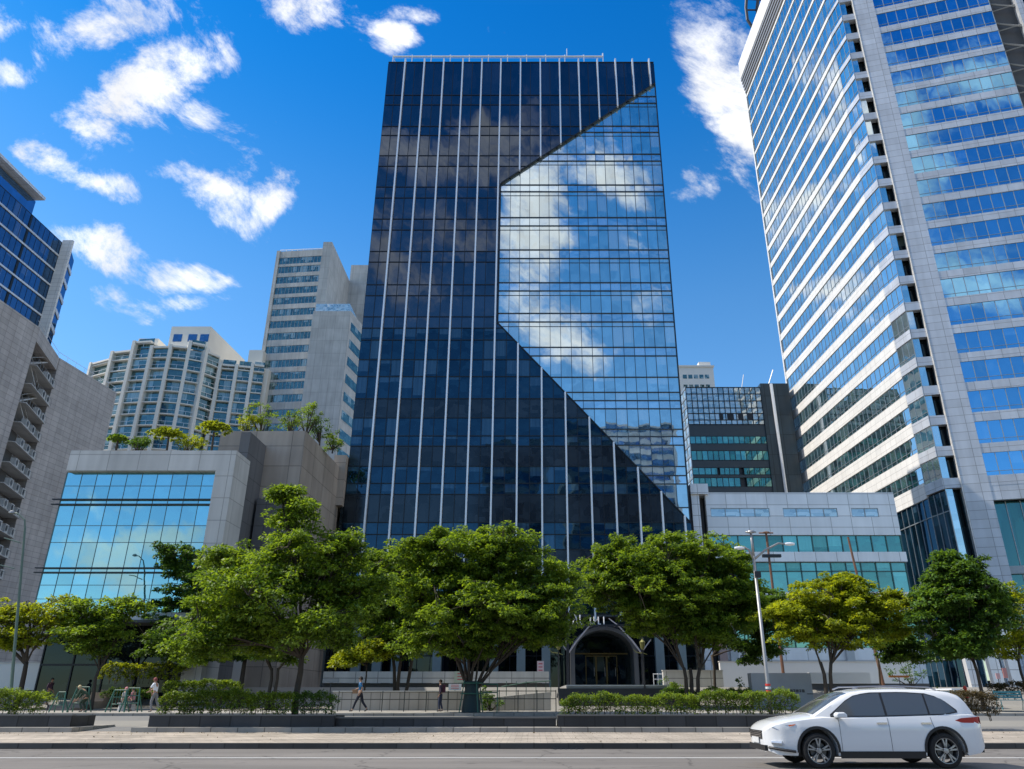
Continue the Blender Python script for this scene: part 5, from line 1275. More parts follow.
def namewall():
    Y = 49.0
    t, xa, xb, zt = lowwall('name_wall', 'grey slab wall with small black characters near its right end', 752, 812, Y, 673, .6, plain_cache('name_wall_grey', (.30, .31, .33), .55), .8, False, 'sign')
    ink = plain_cache('ink', (.02, .02, .02), .5)
    x = xat(790.5, Y, 1.6)
    rs = random.Random(4)
    for k in range(5):
        mb = MB(); w = .13; z = 1.62; x0 = x+k*.18
        mb.box(x0, x0+w, Y-.03, Y-.001, z+.14, z+.165); mb.box(x0+.05, x0+.075, Y-.03, Y-.001, z, z+.138)
        if k % 2: mb.box(x0, x0+w, Y-.03, Y-.001, z+.05, z+.075)
        else: mb.box(x0+.0, x0+.02, Y-.03, Y-.001, z, z+.138); mb.box(x0+.11, x0+.13, Y-.03, Y-.001, z, z+.138)
        mb.build('character', ink, t)
    mb = MB(); mb.box(x+1.0, x+1.35, Y-.03, Y-.001, 1.52, 1.56); mb.build('underline', ink, t)
namewall()
def steps(name, label, p0, p1, Y0, n, rise, run, z0, mat):
    xa, xb = xat(p0, Y0, 1), xat(p1, Y0, 1)
    t = empty(name, ((xa+xb)/2, Y0, z0), label, 'steps')
    for k in range(n):
        mb = MB(); mb.box(xa, xb, Y0+run*k, Y0+run*(k+1)+.02, z0-.1, z0+rise*(k+1)); mb.build('step', mat, t)
steps('garden_steps', 'shallow brown stone steps climbing at the left, behind the short hedge', 36, 72, 46.4, 8, .17, 1.1, .62, plain_cache('step_brown', (.26, .21, .17), .8))
steps('garden_steps', 'pale stone steps in front of the high rise, right side', 893, 990, 46.5, 7, .17, .9, .62, plain_cache('step_pale', (.30, .28, .25), .8))
def railing(label, p0, p1, Y, yt, mat, n, bars=2, cat='railing'):
    zb = gz(Y); xa, xb = xat(p0, Y, 1), xat(p1, Y, 1); zt = ZY(yt, Y)
    t = empty('railing', ((xa+xb)/2, Y, zb), label, cat)
    mb = MB()
    for k in range(bars): z = zb+(zt-zb)*(1-.38*k); mb.tube([(xa, Y, z), (xb, Y, z)], .022, 5)
    mb.build('rail', mat, t)
    for k in range(n):
        x = xa+(xb-xa)*k/(n-1); mb = MB(); mb.tube([(x, Y, zb-.02), (x, Y, zt+.05)], .026, 5); mb.build('post', mat, t)
grail = plain_cache('green_paint', (.035, .12, .09), .45)
railing('thin dark railing along the inner pavement behind the walkers', 338, 470, 43.9, 692, plain_cache('dark_rail', (.05, .055, .05), .5), 7)
railing('thin dark railing in front of the ramp wall', 480, 556, 43.9, 691, plain_cache('dark_rail', (.05, .055, .05), .5), 5)
railing('white stair handrail right of the arched entrance', 655, 664, 60, 674, M['fin'], 3)
railing('glass and steel balustrade right of the stair handrail', 664, 678, 61, 673, M['steel'], 4)
def barrier(label, p0, p1, Y, yt):
    zb = gz(Y); xa, xb = xat(p0, Y, 1), xat(p1, Y, 1); zt = ZY(yt, Y)
    t = empty('crowd_barrier', ((xa+xb)/2, Y, zb), label, 'barrier', 'green metal barriers')
    for s_, x in ((-1, xa), (1, xb)):
        mb = MB(); mb.tube([(x+.18*s_, Y-.2, zb), (x, Y, zt)], .035, 6); mb.tube([(x+.18*s_, Y+.3, zb), (x, Y, zt-.2)], .03, 6); mb.build('leg', grail, t)
    mb = MB()
    for f in (1, .68, .36): z = zb+(zt-zb)*f; mb.tube([(xa, Y, z), (xb, Y, z)], .025, 5)
    mb.build('rail', grail, t)
    mb = MB()
    for k in range(1, 4): x = xa+(xb-xa)*k/4; mb.tube([(x, Y, zb+(zt-zb)*.36), (x, Y, zt)], .016, 4)
    mb.build('bars', grail, t)
barrier('green metal barrier beside the person in dark green, left one', 74, 86, 42.6, 687)
barrier('green metal barrier at the middle of the row, in front of the seated pair', 112, 124, 42.6, 690)
barrier('green metal barrier nearest the walker in white', 126, 137, 42.8, 688)
barrier('low silver green rack standing alone left of the barriers', 56, 63, 42.2, 692)

# tree guard around the forked trunk
def guard():
    Y = 42; z = gz(Y); x = xat(471, Y, z)
    t = empty('tree_guard', (x, Y, z), 'green cloth wrap and frame around the forked trunk of the large tree', 'tree guard')
    mb = MB(); mb.lathe([(.50, 0), (.44, .5), (.36, 1.05), (.38, 1.5), (.34, 1.5), (.32, 1.0)], (x, Y, z), 12); mb.build('wrap', plain_cache('dark_wrap', (.02, .04, .045), .8), t, smooth=True)
    mb = MB()
    for a in range(4):
        an = a*math.pi/2+.6; mb.tube([(x+.7*math.cos(an), Y+.7*math.sin(an), z), (x+.45*math.cos(an), Y+.45*math.sin(an), z+1.55)], .03, 5)
    for h in (.9, 1.4): mb.tube([(x+.56*math.cos(k*math.pi/4), Y+.56*math.sin(k*math.pi/4), z+h) for k in range(9)], .03, 5, cap=False)
    mb.tube([(x+.55, Y, z+.95), (x+1.35, Y-.2, z+.95)], .03, 5); mb.tube([(x+1.35, Y-.2, z), (x+1.35, Y-.2, z+1.35)], .03, 5); mb.tube([(x+.55, Y, z+1.35), (x+1.35, Y-.2, z+1.35)], .03, 5)
    mb.build('frame', grail, t)
guard()

# ------------------------------------------------------------------ lamps and poles
def street_lamp():
    Y = 31.9; zb = .65; x = xat(771.5, Y, zb); top = ZY(532, Y)
    t = empty('street_lamp', (x, Y, zb), 'tall galvanised street lamp with two curved arms, standing in the hedge', 'lamp')
    zh = ZY(556, Y)
    mb = MB(); mb.tube([(x, Y, zb-.05), (x, Y, zb+.5), (x, Y, zh)], [.085, .078, .058], 12); mb.tube([(x, Y, zh), (x-.0, Y, top)], [.06, .05], 8); mb.tube([(x-.22, Y, top), (x+.22, Y, top)], .035, 6); mb.lathe([(.17, -.03), (.17, .03), (.1, .06)], (x, Y, top), 10); mb.build('pole', M['steel'], t, smooth=True)
    for s_, hp, vp in ((-1, 742, 548), (1, 787, 544)):
        e = P(hp, vp, Y)
        mb = MB(); mb.tube([(x, Y, zh-.15), (x+(e.x-x)*.35, Y, zh+.25), (x+(e.x-x)*.75, Y, e.z+.03), (e.x, Y, e.z)], [.05, .045, .04, .035], 7); mb.build('arm', M['steel'], t, smooth=True)
        mb = MB(); n = 12; base = [(0, .04, .0), (.10, .08, .02), (.24, .09, .03), (.36, .07, .01), (.42, .03, 0)]
        prv = None; d = s_
        for q, (l, w, h) in enumerate(base):
            ring = [Vector((e.x+d*(l-.1), Y+w*math.cos(2*math.pi*k/n), e.z+(h+.045)*math.sin(2*math.pi*k/n))) for k in range(n)]
            if prv:
                for k in range(n): mb.quad(prv[k], prv[(k+1) % n], ring[(k+1) % n], ring[k])
            prv = ring
        mb.poly(prv); hd = mb.build('lamp_head', M['fin'], t, smooth=True)
    for z, c in ((1.55, (.6, .05, .04)), (1.68, (.7, .7, .7)), (1.79, (.6, .05, .04))):
        mb = MB(); mb.lathe([(.108, 0), (.108, .08)], (x, Y, z), 12); mb.build('sticker', plain_cache('sticker%d' % (c[0]*100), c, .5), t)
    mb = MB(); mb.box(x-.05, x+.2, Y-.12, Y+.1, zh-.9, zh-.65); mb.build('control_box', M['dark_metal'], t)
street_lamp()
def wood_pole(label, p0, y0, p1, Y, arm):
    zb = 2.0; a = P(p0, y0, Y); b = Vector((xat(p1, Y, zb), Y, zb))
    t = empty('utility_pole', tuple(b), label, 'pole')
    mb = MB(); mb.tube([b-Zv*.1, b.lerp(a, .5), a], [.12, .10, .08], 8); mb.build('pole', plain_cache('rust_pole', (.17, .085, .055), .8, var=.3, scale=3), t)
    if arm:
        mb = MB(); mb.tube([a+Vector((-.55, 0, 0)), a+Vector((.55, 0, 0))], .06, 5); mb.lathe([(.3, 0), (.3, .06), (.1, .12)], tuple(a), 8); mb.build('crossarm', plain_cache('rust_pole2', (.20, .11, .07), .8), t)
        mb = MB(); c = a+(b-a)*.16; mb.box(c.x-.5, c.x+.9, Y-.2, Y+.1, c.z-.1, c.z+.12); mb.build('bracket', M['dark_metal'], t)
wood_pole('rusty pole with a flat cap, close behind the tall street lamp', 766, 533, 785, 58, True)
wood_pole('rusty bare pole leaning in front of the grey annex windows', 848, 537, 884, 56, False)
def green_lamp():
    Y = 45; zb = .65; x = xat(6, Y, zb)
    t = empty('street_lamp', (x, Y, zb), 'green street lamp with short brackets against the grey tiled block', 'lamp')
    a = P(25, 528, Y); gp = plain_cache('lamp_green', (.10, .15, .12), .5)
    mb = MB(); mb.tube([(x, Y, zb-.1), (x, Y, zb+1), (a.x, Y, a.z)], [.11, .09, .06], 8); mb.build('pole', gp, t)
    mb = MB(); mb.tube([a, a+Vector((-.15, 0, .5)), a+Vector((-.7, 0, .9)), a+Vector((-1.0, 0, .95))], [.05, .045, .04, .03], 6); mb.build('arm', gp, t)
    mb = MB(); mb.lathe([(.05, .12), (.16, .05), (.18, -.05), (.02, -.1)], tuple(a+Vector((-1.05, 0, .95))), 10); mb.build('lamp_head', M['steel'], t)
    mb = MB(); mb.tube([a+Vector((0, 0, -.9)), a+Vector((-1.1, 0, -.6))], .035, 5); mb.tube([a+Vector((0, 0, -2.4)), a+Vector((-.9, 0, -2.2))], .03, 5); mb.build('bracket', gp, t)
green_lamp()
def lantern(label, px, Y, yt):
    zb = gz(Y); x = xat(px, Y, zb); zt = ZY(yt, Y)
    t = empty('lantern_post', (x, Y, zb), label, 'lamp', 'lantern posts at the entrance')
    mb = MB(); mb.lathe([(.16, 0), (.14, .2), (.06, .35), (.05, zt-zb-1.2), (.08, zt-zb-1.1)], (x, Y, zb), 8); mb.build('post', M['dark_metal'], t)
    g = plain_cache('old_gold', (.22, .22, .08), .45, metal=.4)
    mb = MB(); mb.lathe([(.04, 0), (.13, .12), (.2, .5), (.22, .52), (.05, .72), (.02, .85)], (x, Y, zt-1.0), 8); mb.build('lantern', g, t)
    mb = MB(); mb.tube([(x, Y, zt-1.2), (x-.45, Y, zt-1.15), (x-.65, Y, zt-.95)], [.04, .035, .02], 5); mb.tube([(x, Y, zt-1.2), (x+.3, Y, zt-1.3)], [.04, .02], 5); mb.box(x-.5, x+.7, Y-.05, Y+.05, zt-.06, zt+.02); mb.build('scroll_bracket', g, t)
lantern('ornate lantern post left of the arched entrance', 559, 55, 635)
lantern('ornate lantern post right of the arched entrance', 645, 55.5, 635)

# ------------------------------------------------------------------ benches, signs, hydrant
def bench(label, px, Y):
    z = gz(Y)+.12; x = xat(px, Y, z); te = plain_cache('teal_paint', (.06, .25, .27), .5)
    t = empty('bench', (x, Y, z), label, 'bench')
    mb = MB()
    for k in range(4): mb.box(x-.75, x+.75, Y-.22+k*.12, Y-.13+k*.12, z+.44, z+.475)
    mb.build('seat', te, t)
    mb = MB()
    for k in range(3): mb.box(x-.75, x+.75, Y+.30, Y+.33, z+.55+k*.13, z+.64+k*.13)
    mb.build('backrest', te, t)
    for s_ in (-.7, .7):
        mb = MB(); mb.tube([(x+s_, Y-.2, z-.02), (x+s_, Y-.18, z+.43)], .025, 5); mb.tube([(x+s_, Y+.38, z-.02), (x+s_, Y+.2, z+.43), (x+s_, Y+.34, z+.95)], .025, 5); mb.build('leg', te, t)
bench('teal slatted bench at the right edge', 1014, 43.2)
bench('teal bench half hidden behind the dry hedge', 949, 45.6)
def sign(label, px, py, Y, w, h, col, zb=None, ink=None):
    c = P(px, py, Y); zb = gz(Y) if zb is None else zb
    t = empty('sign_board', (c.x, Y, zb), label, 'sign')
    mb = MB(); mb.tube([(c.x, Y+.04, zb-.02), (c.x, Y+.04, c.z-h/2)], .03, 5); mb.build('post', M['dark_metal'], t)
    mb = MB(); mb.box(c.x-w/2, c.x+w/2, Y-.03, Y+.03, c.z-h/2, c.z+h/2); mb.build('board', plain_cache('sign_%s' % label[:9].replace(' ', '_'), col, .6), t)
    if ink:
        mb = MB()
        for k in range(3): mb.box(c.x-w*.3, c.x+w*.3, Y-.04, Y-.031, c.z+h*(.25-.25*k), c.z+h*(.33-.25*k))
        mb.build('writing', plain_cache('sign_ink', ink, .6), t)
sign('pink and white notice board against the lobby glass, left of the arch', 540.5, 667.5, 66, .55, 1.0, (.65, .5, .5), 2.0, (.5, .08, .1))
sign('small white notice board right of the walker with dark bag', 455, 687, 47, .75, .35, (.5, .55, .6), .65, (.1, .12, .15))
sign('pale direction sign on a post left of the walker in blue', 331, 680.5, 48.5, 1.0, .22, (.25, .26, .27), 1.0)
sign('pale green poster board on the white parapet near the forked tree', 462, 677, 57.3, 1.1, .75, (.45, .5, .4), 2.0, (.1, .2, .1))
sign('orange edged low sign in front of the annex', 899, 676.5, 52, 1.3, .12, (.45, .16, .04), 1.5)
sign('tiny pink notice beside the high rise doors', 998, 676, 60, .3, .4, (.6, .35, .35), 2.0)
sign('rounded red and white sign right of the pink notice', 1005, 673, 60, .3, .7, (.5, .22, .2), 2.0)
def hydrant():
    Y = 50; z = .62+.17*4; x = xat(967, Y, z); rd = plain_cache('hydrant_red', (.45, .03, .02), .45)
    t = empty('fire_hydrant', (x, Y, z), 'red hydrant on the pale steps behind the car', 'hydrant')
    mb = MB(); mb.lathe([(.14, 0), (.14, .06), (.09, .08), (.09, .5), (.12, .52), (.12, .56), (.08, .68), (.0, .72)], (x, Y, z), 12); mb.build('barrel', rd, t, smooth=True)
    for s_ in (-1, 1): mb = MB(); mb.tube([(x+s_*.08, Y, z+.38), (x+s_*.17, Y, z+.38)], .05, 8); mb.build('outlet', rd, t)
hydrant()
# gate posts / columns under the high rise
for i, (px, lab) in enumerate(((976, 'white angled column under the high rise, left of three'), (999, 'white angled column under the high rise, middle one behind the signs'), (1018, 'white angled column under the high rise, nearest the picture edge'))):
    mb = MB(); x = xat(px, 62, 3); mb.prism([Vector((x-.5, 62, 1.9)), Vector((x+.35, 62, 1.9)), Vector((x+.05, 62, 6.3)), Vector((x-.7, 62, 6.3))], Vector((0, 1, 0)), .5)
    tag(recenter(mb.build('column', M['alu'])), lab, 'column', 'white columns below the high rise')

# ------------------------------------------------------------------ white SUV
def suv():
    Yc, xc = 18.52, 7.42
    paint = plain('white_car_paint', (.66, .67, .69), .22, .01, 1, 0, 0, .5, coat=.8)
    glassm, nt, b, L = new_mat('car_glass'); b.inputs['Base Color'].default_value = (.075, .08, .083, 1); b.inputs['Roughness'].default_value = .10; b.inputs['Specular IOR Level'].default_value = .8; b.inputs['Coat Weight'].default_value = .5
    blk = plain('black_trim', (.018, .018, .02), .5, .1, 5)
    rub = plain('tyre_rubber', (.014, .014, .015), .85, .2, 8, bump=.3)
    alloy = plain('alloy', (.35, .36, .38), .3, .05, 5, .85)
    chrome = plain('chrome', (.6, .6, .62), .15, .02, 5, 1)
    red = plain('tail_lens', (.35, .01, .012), .15, .1, 5); lens = plain('head_lens', (.55, .58, .62), .08, .1, 5, .6); amber = plain('amber_lens', (.55, .10, .02), .2, .1, 5)
    t = empty('car', (xc, Yc, 0), 'white sport utility car driving left in the near lane', 'car')
    W0 = .915; wf, wr, wR = -1.36, 1.34, .345; aR = .415
    I = np.interp
    def zlo(x):
        z = float(I(x, [-2.42, -2.2, -1.9, 1.8, 2.12, 2.30], [.36, .26, .25, .25, .30, .42]))
        for c in (wf, wr):
            if abs(x-c) < aR: z = max(z, wR+.02+math.sqrt(max(0, aR*aR-(x-c)**2)))
        return z
    def zsh(x): return float(I(x, [-2.42, -2.36, -2.22, -1.9, -1.5, -1.15, -.7, 0, .8, 1.5, 2.0, 2.2, 2.30], [.68, .76, .83, .905, .955, .985, .97, .985, 1.005, 1.03, 1.04, 1.02, .96]))
    def wid(x): return float(I(x, [-2.42, -2.38, -2.28, -2.1, -1.7, -1.0, 1.2, 1.8, 2.1, 2.22, 2.30], [.50, .62, .75, .85, .905, W0, W0, .90, .85, .78, .68]))
    def wz(z, x):
        arch = sum(max(0, 1-abs(x-c)/.62) for c in (wf, wr))
        return float(I(z, [.2, .32, .5, .68, .80, .92, 1.04], [.945, .975, .988+.012*arch, .985+.015*arch, .992, .965, .925]))
    xs = sorted(set([round(v, 4) for v in list(np.linspace(-2.42, 2.30, 70))+[wf+aR*math.cos(a) for a in np.linspace(0, math.pi, 19)]+[wr+aR*math.cos(a) for a in np.linspace(0, math.pi, 19)]+[-2.41, -2.39, 2.28, 2.25]]))
    ts = [0, .06, .2, .35, .5, .62, .74, .86, .95, 1]
    mb = MB(); rings = []
    for x in xs:
        a, b_, w = zlo(x), zsh(x), wid(x); cr = float(I(x, [-2.42, -2.2, -1.2, 0, 2.3], [.0, .05, .075, .04, .03]))
        half = [(0, a+.0), (w*.80, a)]+[(w*wz(a+(b_-a)*q, x), a+(b_-a)*q) for q in ts]+[(w*.86, b_+.02+cr*.15), (w*.62, b_+.025+cr*.6), (w*.3, b_+.025+cr*.92), (0, b_+.025+cr)]
        ring = [(x, -y, z) for y, z in half]+[(x, y, z) for y, z in half[-2:0:-1]]
        rings.append(ring)
    n = len(rings[0])
    for r_ in rings: mb.v += r_
    for i in range(len(rings)-1):
        for k in range(n):
            k2 = (k+1) % n; mb.f.append((i*n+k, i*n+k2, (i+1)*n+k2, (i+1)*n+k)); 
    mb.f.append(tuple(range(n))[::-1]); mb.f.append(tuple((len(rings)-1)*n+k for k in range(n)))
    def mk(name, m_, mat, parent, sm=True, loc=(0, 0, 0)):
        me = D.meshes.new(name); me.from_pydata(m_.v, [], m_.f); me.materials.append(mat)
        if sm: me.shade_smooth()
        bm = bmesh.new(); bm.from_mesh(me); bmesh.ops.recalc_face_normals(bm, faces=bm.faces); 
        if sm:
            for e in bm.edges:
                if len(e.link_faces) == 2 and e.calc_face_angle(0) > R(38): e.smooth = False
        bm.to_mesh(me); bm.free()
        o = D.objects.new(name, me); COL.objects.link(o); o.parent = parent; o.location = loc; return o
    body = mk('body', mb, paint, t)
    # greenhouse
    gx0, gx1 = -1.42, 2.16
    def ztop(x): return float(I(x, [-1.42, -1.2, -.9, -.62, -.42, -.1, .5, 1.2, 1.72, 1.95, 2.05, 2.16], [1.0, 1.13, 1.30, 1.44, 1.505, 1.555, 1.575, 1.56, 1.515, 1.44, 1.32, 1.08]))
    def gw(x): return float(I(x, [-1.42, -1.0, -.5, 1.5, 1.9, 2.16], [.78, .83, .855, .845, .80, .74]))
    def S(x, q):
        """q 0 belt .. 1 roof edge"""
        zb = zsh(x)-.01; zt_ = ztop(x)-.045; z = zb+(zt_-zb)*q; y = gw(x)*(1-.235*(max(0, z-zb)/.56)**1.15); return y, z
    gxs = np.linspace(gx0, gx1, 60); mb = MB(); rings = []
    for x in gxs:
        half = [(0, zsh(x)-.02), (gw(x)*.9, zsh(x)-.02)]+[S(x, q) for q in (0, .2, .4, .6, .8, 1)]
        y1, z1 = half[-1]; half += [(y1-.045, z1+.032), (y1*.8, ztop(x)-.006), (y1*.45, ztop(x)+.012), (0, ztop(x)+.016)]
        rings.append([(x, -y, z) for y, z in half]+[(x, y, z) for y, z in half[-2:0:-1]])
    n = len(rings[0])
    for r_ in rings: mb.v += [tuple(map(float, p)) for p in r_]
    for i in range(len(rings)-1):
        for k in range(n): k2 = (k+1) % n; mb.f.append((i*n+k, i*n+k2, (i+1)*n+k2, (i+1)*n+k))
    mb.f.append(tuple(range(n))[::-1]); mb.f.append(tuple((len(rings)-1)*n+k for k in range(n)))
    mk('roof', mb, paint, t)
    # side windows: outline in (x, z), draped on the greenhouse
    def drape(x, z, s_, off): 
        zb = zsh(x)-.01; zt_ = ztop(x)-.045; q = max(0, min(1.02, (z-zb)/max(.01, zt_-zb))); y, _ = S(x, q); return (x, s_*(y+off), z)
    def window(x0, x1, lo, hi, mat, name, off=.008):
        for s_ in (-1, 1):
            mb = MB(); nx, nz_ = 14, 5; g = []
            for i in range(nx+1):
                x = x0+(x1-x0)*i/nx; zl, zh = lo(x), max(lo(x)+.004, hi(x))
                for j in range(nz_+1): g.append(drape(x, zl+(zh-zl)*j/nz_, s_, off))
            mb.v = g
            for i in range(nx):
                for j in range(nz_): a = i*(nz_+1)+j; mb.f.append((a, a+1, a+nz_+2, a+nz_+1))
            mk(name, mb, mat, t)
    lo = lambda x: float(I(x, [-1.1, 0, 1.5, 1.75], [1.02, 1.025, 1.065, 1.11]))
    hi = lambda x: float(I(x, [-.98, -.66, -.36, 0, .7, 1.2, 1.52, 1.74], [1.03, 1.28, 1.43, 1.475, 1.485, 1.455, 1.36, 1.12]))
    window(-.98, .18, lo, hi, glassm, 'front_window'); window(.23, 1.12, lo, hi, glassm, 'rear_window'); window(1.16, 1.74, lo, hi, glassm, 'quarter_window')
    lo2 = lambda x: lo(x)-.022; hi2 = lambda x: hi(x)+.02
    window(-1.0, 1.78, lo2, hi2, blk, 'window_trim', .003)
    # windscreen and tailgate glass
    for nm, x0, x1 in (('windscreen', -1.33, -.50), ('tailgate_glass', 1.99, 2.11)):
        mb = MB(); nx, ny = 10, 12
        for i in range(nx+1):
            x = x0+(x1-x0)*i/nx; zt_ = ztop(x); y1, _ = S(x, 1)
            for j in range(ny+1):
                f = -1+2*j/ny; yy = f*(y1-.05)*1.0; z = zt_+.016-(abs(f)**3)*.045+.012; mb.v.append((x-(.0), yy, z))
        for i in range(nx):
            for j in range(ny): a = i*(ny+1)+j; mb.f.append((a, a+1, a+ny+2, a+ny+1))
        mk(nm, mb, glassm, t)
    # roof rails, mirrors, handles, sills, door gaps
    for s_ in (-1, 1):
        mb = MB(); mb.tube([(-.35, s_*.60, 1.56), (-.2, s_*.60, 1.61), (.6, s_*.60, 1.625), (1.35, s_*.60, 1.595), (1.5, s_*.60, 1.54)], .018, 6); mk('roof_rail', mb, alloy, t)
        mb = MB()
        prof_ = [(-.60, .0), (-.62, .07), (-.57, .115), (-.42, .12), (-.36, .06), (-.38, .0)]
        v = [(x-.36, s_*.93, .985+z) for x, z in prof_]+[(x*.95-.38, s_*1.10, .99+z*.9) for x, z in prof_]; mb.v = v; k = len(prof_)
        mb.f = [tuple(range(k)), tuple(range(2*k-1, k-1, -1))]+[(i, (i+1) % k, k+(i+1) % k, k+i) for i in range(k)]
        o = mk('mirror', mb, paint, t, False); bv = o.modifiers.new('b', 'BEVEL'); bv.width = .025; bv.segments = 3
        mb = MB(); mb.box(-.93, -.84, min(s_*.84, s_*.95), max(s_*.84, s_*.95), 1.0, 1.03); mk('mirror_foot', mb, blk, t, False)
        for x in (.05, 1.0):
            yb = wid(x)*wz(.86, x); mb = MB(); mb.box(x-.10, x+.12, min(s_*yb, s_*(yb+.03)), max(s_*yb, s_*(yb+.03)), .865, .895); mk('door_handle', mb, chrome, t, False)
        for x, z0_, z1_ in ((-.86, .32, .97), (.205, .30, .99), (1.14, .62, 1.0)):
            mb = MB(); pts = []
            for q in range(9):
                z = z0_+(z1_-z0_)*q/8; xx = x+(.10*(1-q/8)**2 if x > 1 else 0); pts.append((xx, s_*(wid(xx)*wz(z, xx)+.001), z))
            mb.tube(pts, .0045, 4, cap=False); mk('door_gap', mb, blk, t)
        mb = MB(); pts = [(x, s_*(wid(x)*wz(.30, x)+.004), .275) for x in np.linspace(wf+aR+.03, wr-aR-.03, 12)]
        for a, b_ in zip(pts, pts[1:]): mb.quad((a[0], a[1], .20), (b_[0], b_[1], .20), (b_[0], b_[1]+s_*.012, .335), (a[0], a[1]+s_*.012, .335))
        mk('sill', mb, blk, t, False)
        for c in (wf, wr):
            mb = MB(); m_ = 20
            for i in range(m_+1):
                a = math.pi*(-.04+1.08*i/m_)
                for rr in (aR-.012, aR+.045):
                    x = c+rr*math.cos(a); z = wR+.02+rr*math.sin(a); mb.v.append((x, s_*(wid(x)*wz(max(z, .3), x)+.012), z))
            for i in range(m_): mb.f.append((2*i, 2*i+1, 2*i+3, 2*i+2))
            mk('arch_trim', mb, blk, t)
        # lights
        mb = MB(); pts = [(x, s_*(wid(x)*.985+.0), z) for x, z in ((-2.33, .735), (-2.16, .745), (-1.90, .80), (-1.78, .855), (-2.0, .845), (-2.26, .80))]
        pts = [(p[0], s_*(wid(p[0])*wz(p[2], p[0])+.006), p[2]) for p in pts]; mb.poly(pts); mb.v += [(p[0]-.01, p[1]-s_*.05, p[2]) for p in pts]
        k = 6; mb.f += [(i, (i+1) % k, k+(i+1) % k, k+i) for i in range(k)]; mk('headlight', mb, lens, t, False)
        mb = MB(); pts = [(x, s_*(wid(x)*wz(z, x)+.010), z) for x, z in ((-1.93, .815), (-1.80, .845), (-1.80, .86), (-1.95, .842))]; mb.poly(pts); mk('indicator', mb, amber, t, False)
        mb = MB(); cols = []
        for x in np.linspace(1.66, 2.285, 10):
            zc = .925; h = float(I(x, [1.66, 1.8, 2.28], [.012, .055, .085])); y = s_*(wid(x)*wz(zc, x)+.008)
            cols.append(((x, y, zc-h+.02), (x, y, zc+h)))
        for a, b_ in zip(cols, cols[1:]): mb.quad(a[0], b_[0], b_[1], a[1])
        mb.quad((2.29, s_*.70, .86), (2.305, s_*.42, .87), (2.305, s_*.42, .97), (2.29, s_*.70, 1.0)); mk('tail_light', mb, red, t, False)
    # front: grille, lower intake, plate, bumper skid; rear bumper
    mb = MB(); mb.box(-2.435, -2.40, -.46, .46, .56, .72); mk('grille', mb, blk, t, False)
    mb = MB(); [mb.box(-2.445, -2.436, -.45, .45, .585+.035*k, .597+.035*k) for k in range(4)]; mk('grille_bars', mb, chrome, t, False)
    mb = MB(); mb.box(-2.43, -2.25, -.62, .62, .33, .44); mk('lower_intake', mb, blk, t, False)
    for s_ in (-1, 1):
        mb = MB(); mb.tube([(-2.30, s_*.74, .50), (-2.12, s_*.87, .49)], .045, 8); mk('fog_lamp', mb, lens, t)
        mb = MB(); mb.tube([(-2.36, s_*.66, .40), (-2.10, s_*.885, .36), (-1.86, s_*.90, .33)], .03, 6); mk('bumper_strip', mb, blk, t)
    mb = MB(); mb.box(-2.455, -2.44, -.26, .26, .47, .58); mk('number_plate', mb, plain('plate', (.6, .6, .6), .5), t, False)
    mb = MB(); mb.box(2.0, 2.275, -.66, .66, .30, .43); o = mk('rear_bumper', mb, blk, t, False)
    mb = MB(); mb.box(1.86, 2.06, -.60, .60, 1.545, 1.575); o = mk('spoiler', mb, paint, t, False); bv = o.modifiers.new('b', 'BEVEL'); bv.width = .012; bv.segments = 2
    mb = MB(); mb.box(-1.9, 1.8, -.72, .72, .22, .34); mk('underbody', mb, blk, t, False)
    for c in (wf, wr):
        mb = MB(); mb.box(c-.44, c+.44, -.60, .60, .30, .80); mk('wheel_housing', mb, blk, t, False)
    # wheels
    for c in (wf, wr):
        for s_ in (-1, 1):
            def lat(prof_, m_=36):
                q = MB(); 
                for r_, y in prof_:
                    for k in range(m_): a = 2*math.pi*k/m_; q.v.append((r_*math.cos(a), s_*y, r_*math.sin(a)))
                for i in range(len(prof_)-1):
                    for k in range(m_): k2 = (k+1) % m_; q.f.append((i*m_+k, i*m_+k2, (i+1)*m_+k2, (i+1)*m_+k))
                return q
            wh = mk('wheel', lat([(.235, -.10), (.31, -.105), (.337, -.08), (.345, -.03), (.345, .04), (.335, .09), (.30, .112), (.25, .108), (.238, .09)]), rub, t, True, (c, s_*.80, .345))
            rim = lat([(.02, .06), (.06, .085), (.07, .06), (.225, .035), (.228, .085), (.243, .10), (.240, -.06)])
            q = MB(); q.v = []; 
            mk('rim', lat([(.228, -.05), (.226, .06), (.238, .103), (.248, .104)]), alloy, wh)
            mk('brake_disc', lat([(.0, .0), (.17, .0), (.17, .02), (.0, .02)]), plain_cache('disc_grey', (.10, .10, .10), .4, metal=.7), wh)
            sp = MB()
            for k in range(5):
                for d_ in (-.13, .13):
                    a = 2*math.pi*k/5+.3; a2 = a+d_*1.35
                    p0 = Vector((.05*math.cos(a), 0, .05*math.sin(a))); p1 = Vector((.232*math.cos(a2), 0, .232*math.sin(a2)))
                    dd = (p1-p0).normalized(); nn_ = Vector((-dd.z, 0, dd.x))*.015
                    A = [p0-nn_, p0+nn_, p1+nn_*1.1, p1-nn_*1.1]; y0_, y1_ = s_*.075, s_*.095
                    f_ = [Vector((p.x, y1_, p.z)) for p in A]; b2 = [Vector((p.x, s_*.05, p.z)) for p in A]
                    sp.quad(*f_); [sp.quad(f_[j], f_[(j+1) % 4], b2[(j+1) % 4], b2[j]) for j in range(4)]
            for k in range(5): sp.v = sp.v
            mk('spokes', sp, alloy, wh, False); mk('hub', lat([(.0, .10), (.05, .098), (.062, .085), (.062, .05)]), alloy, wh)
    t.rotation_euler = (0, 0, 0)
suv()

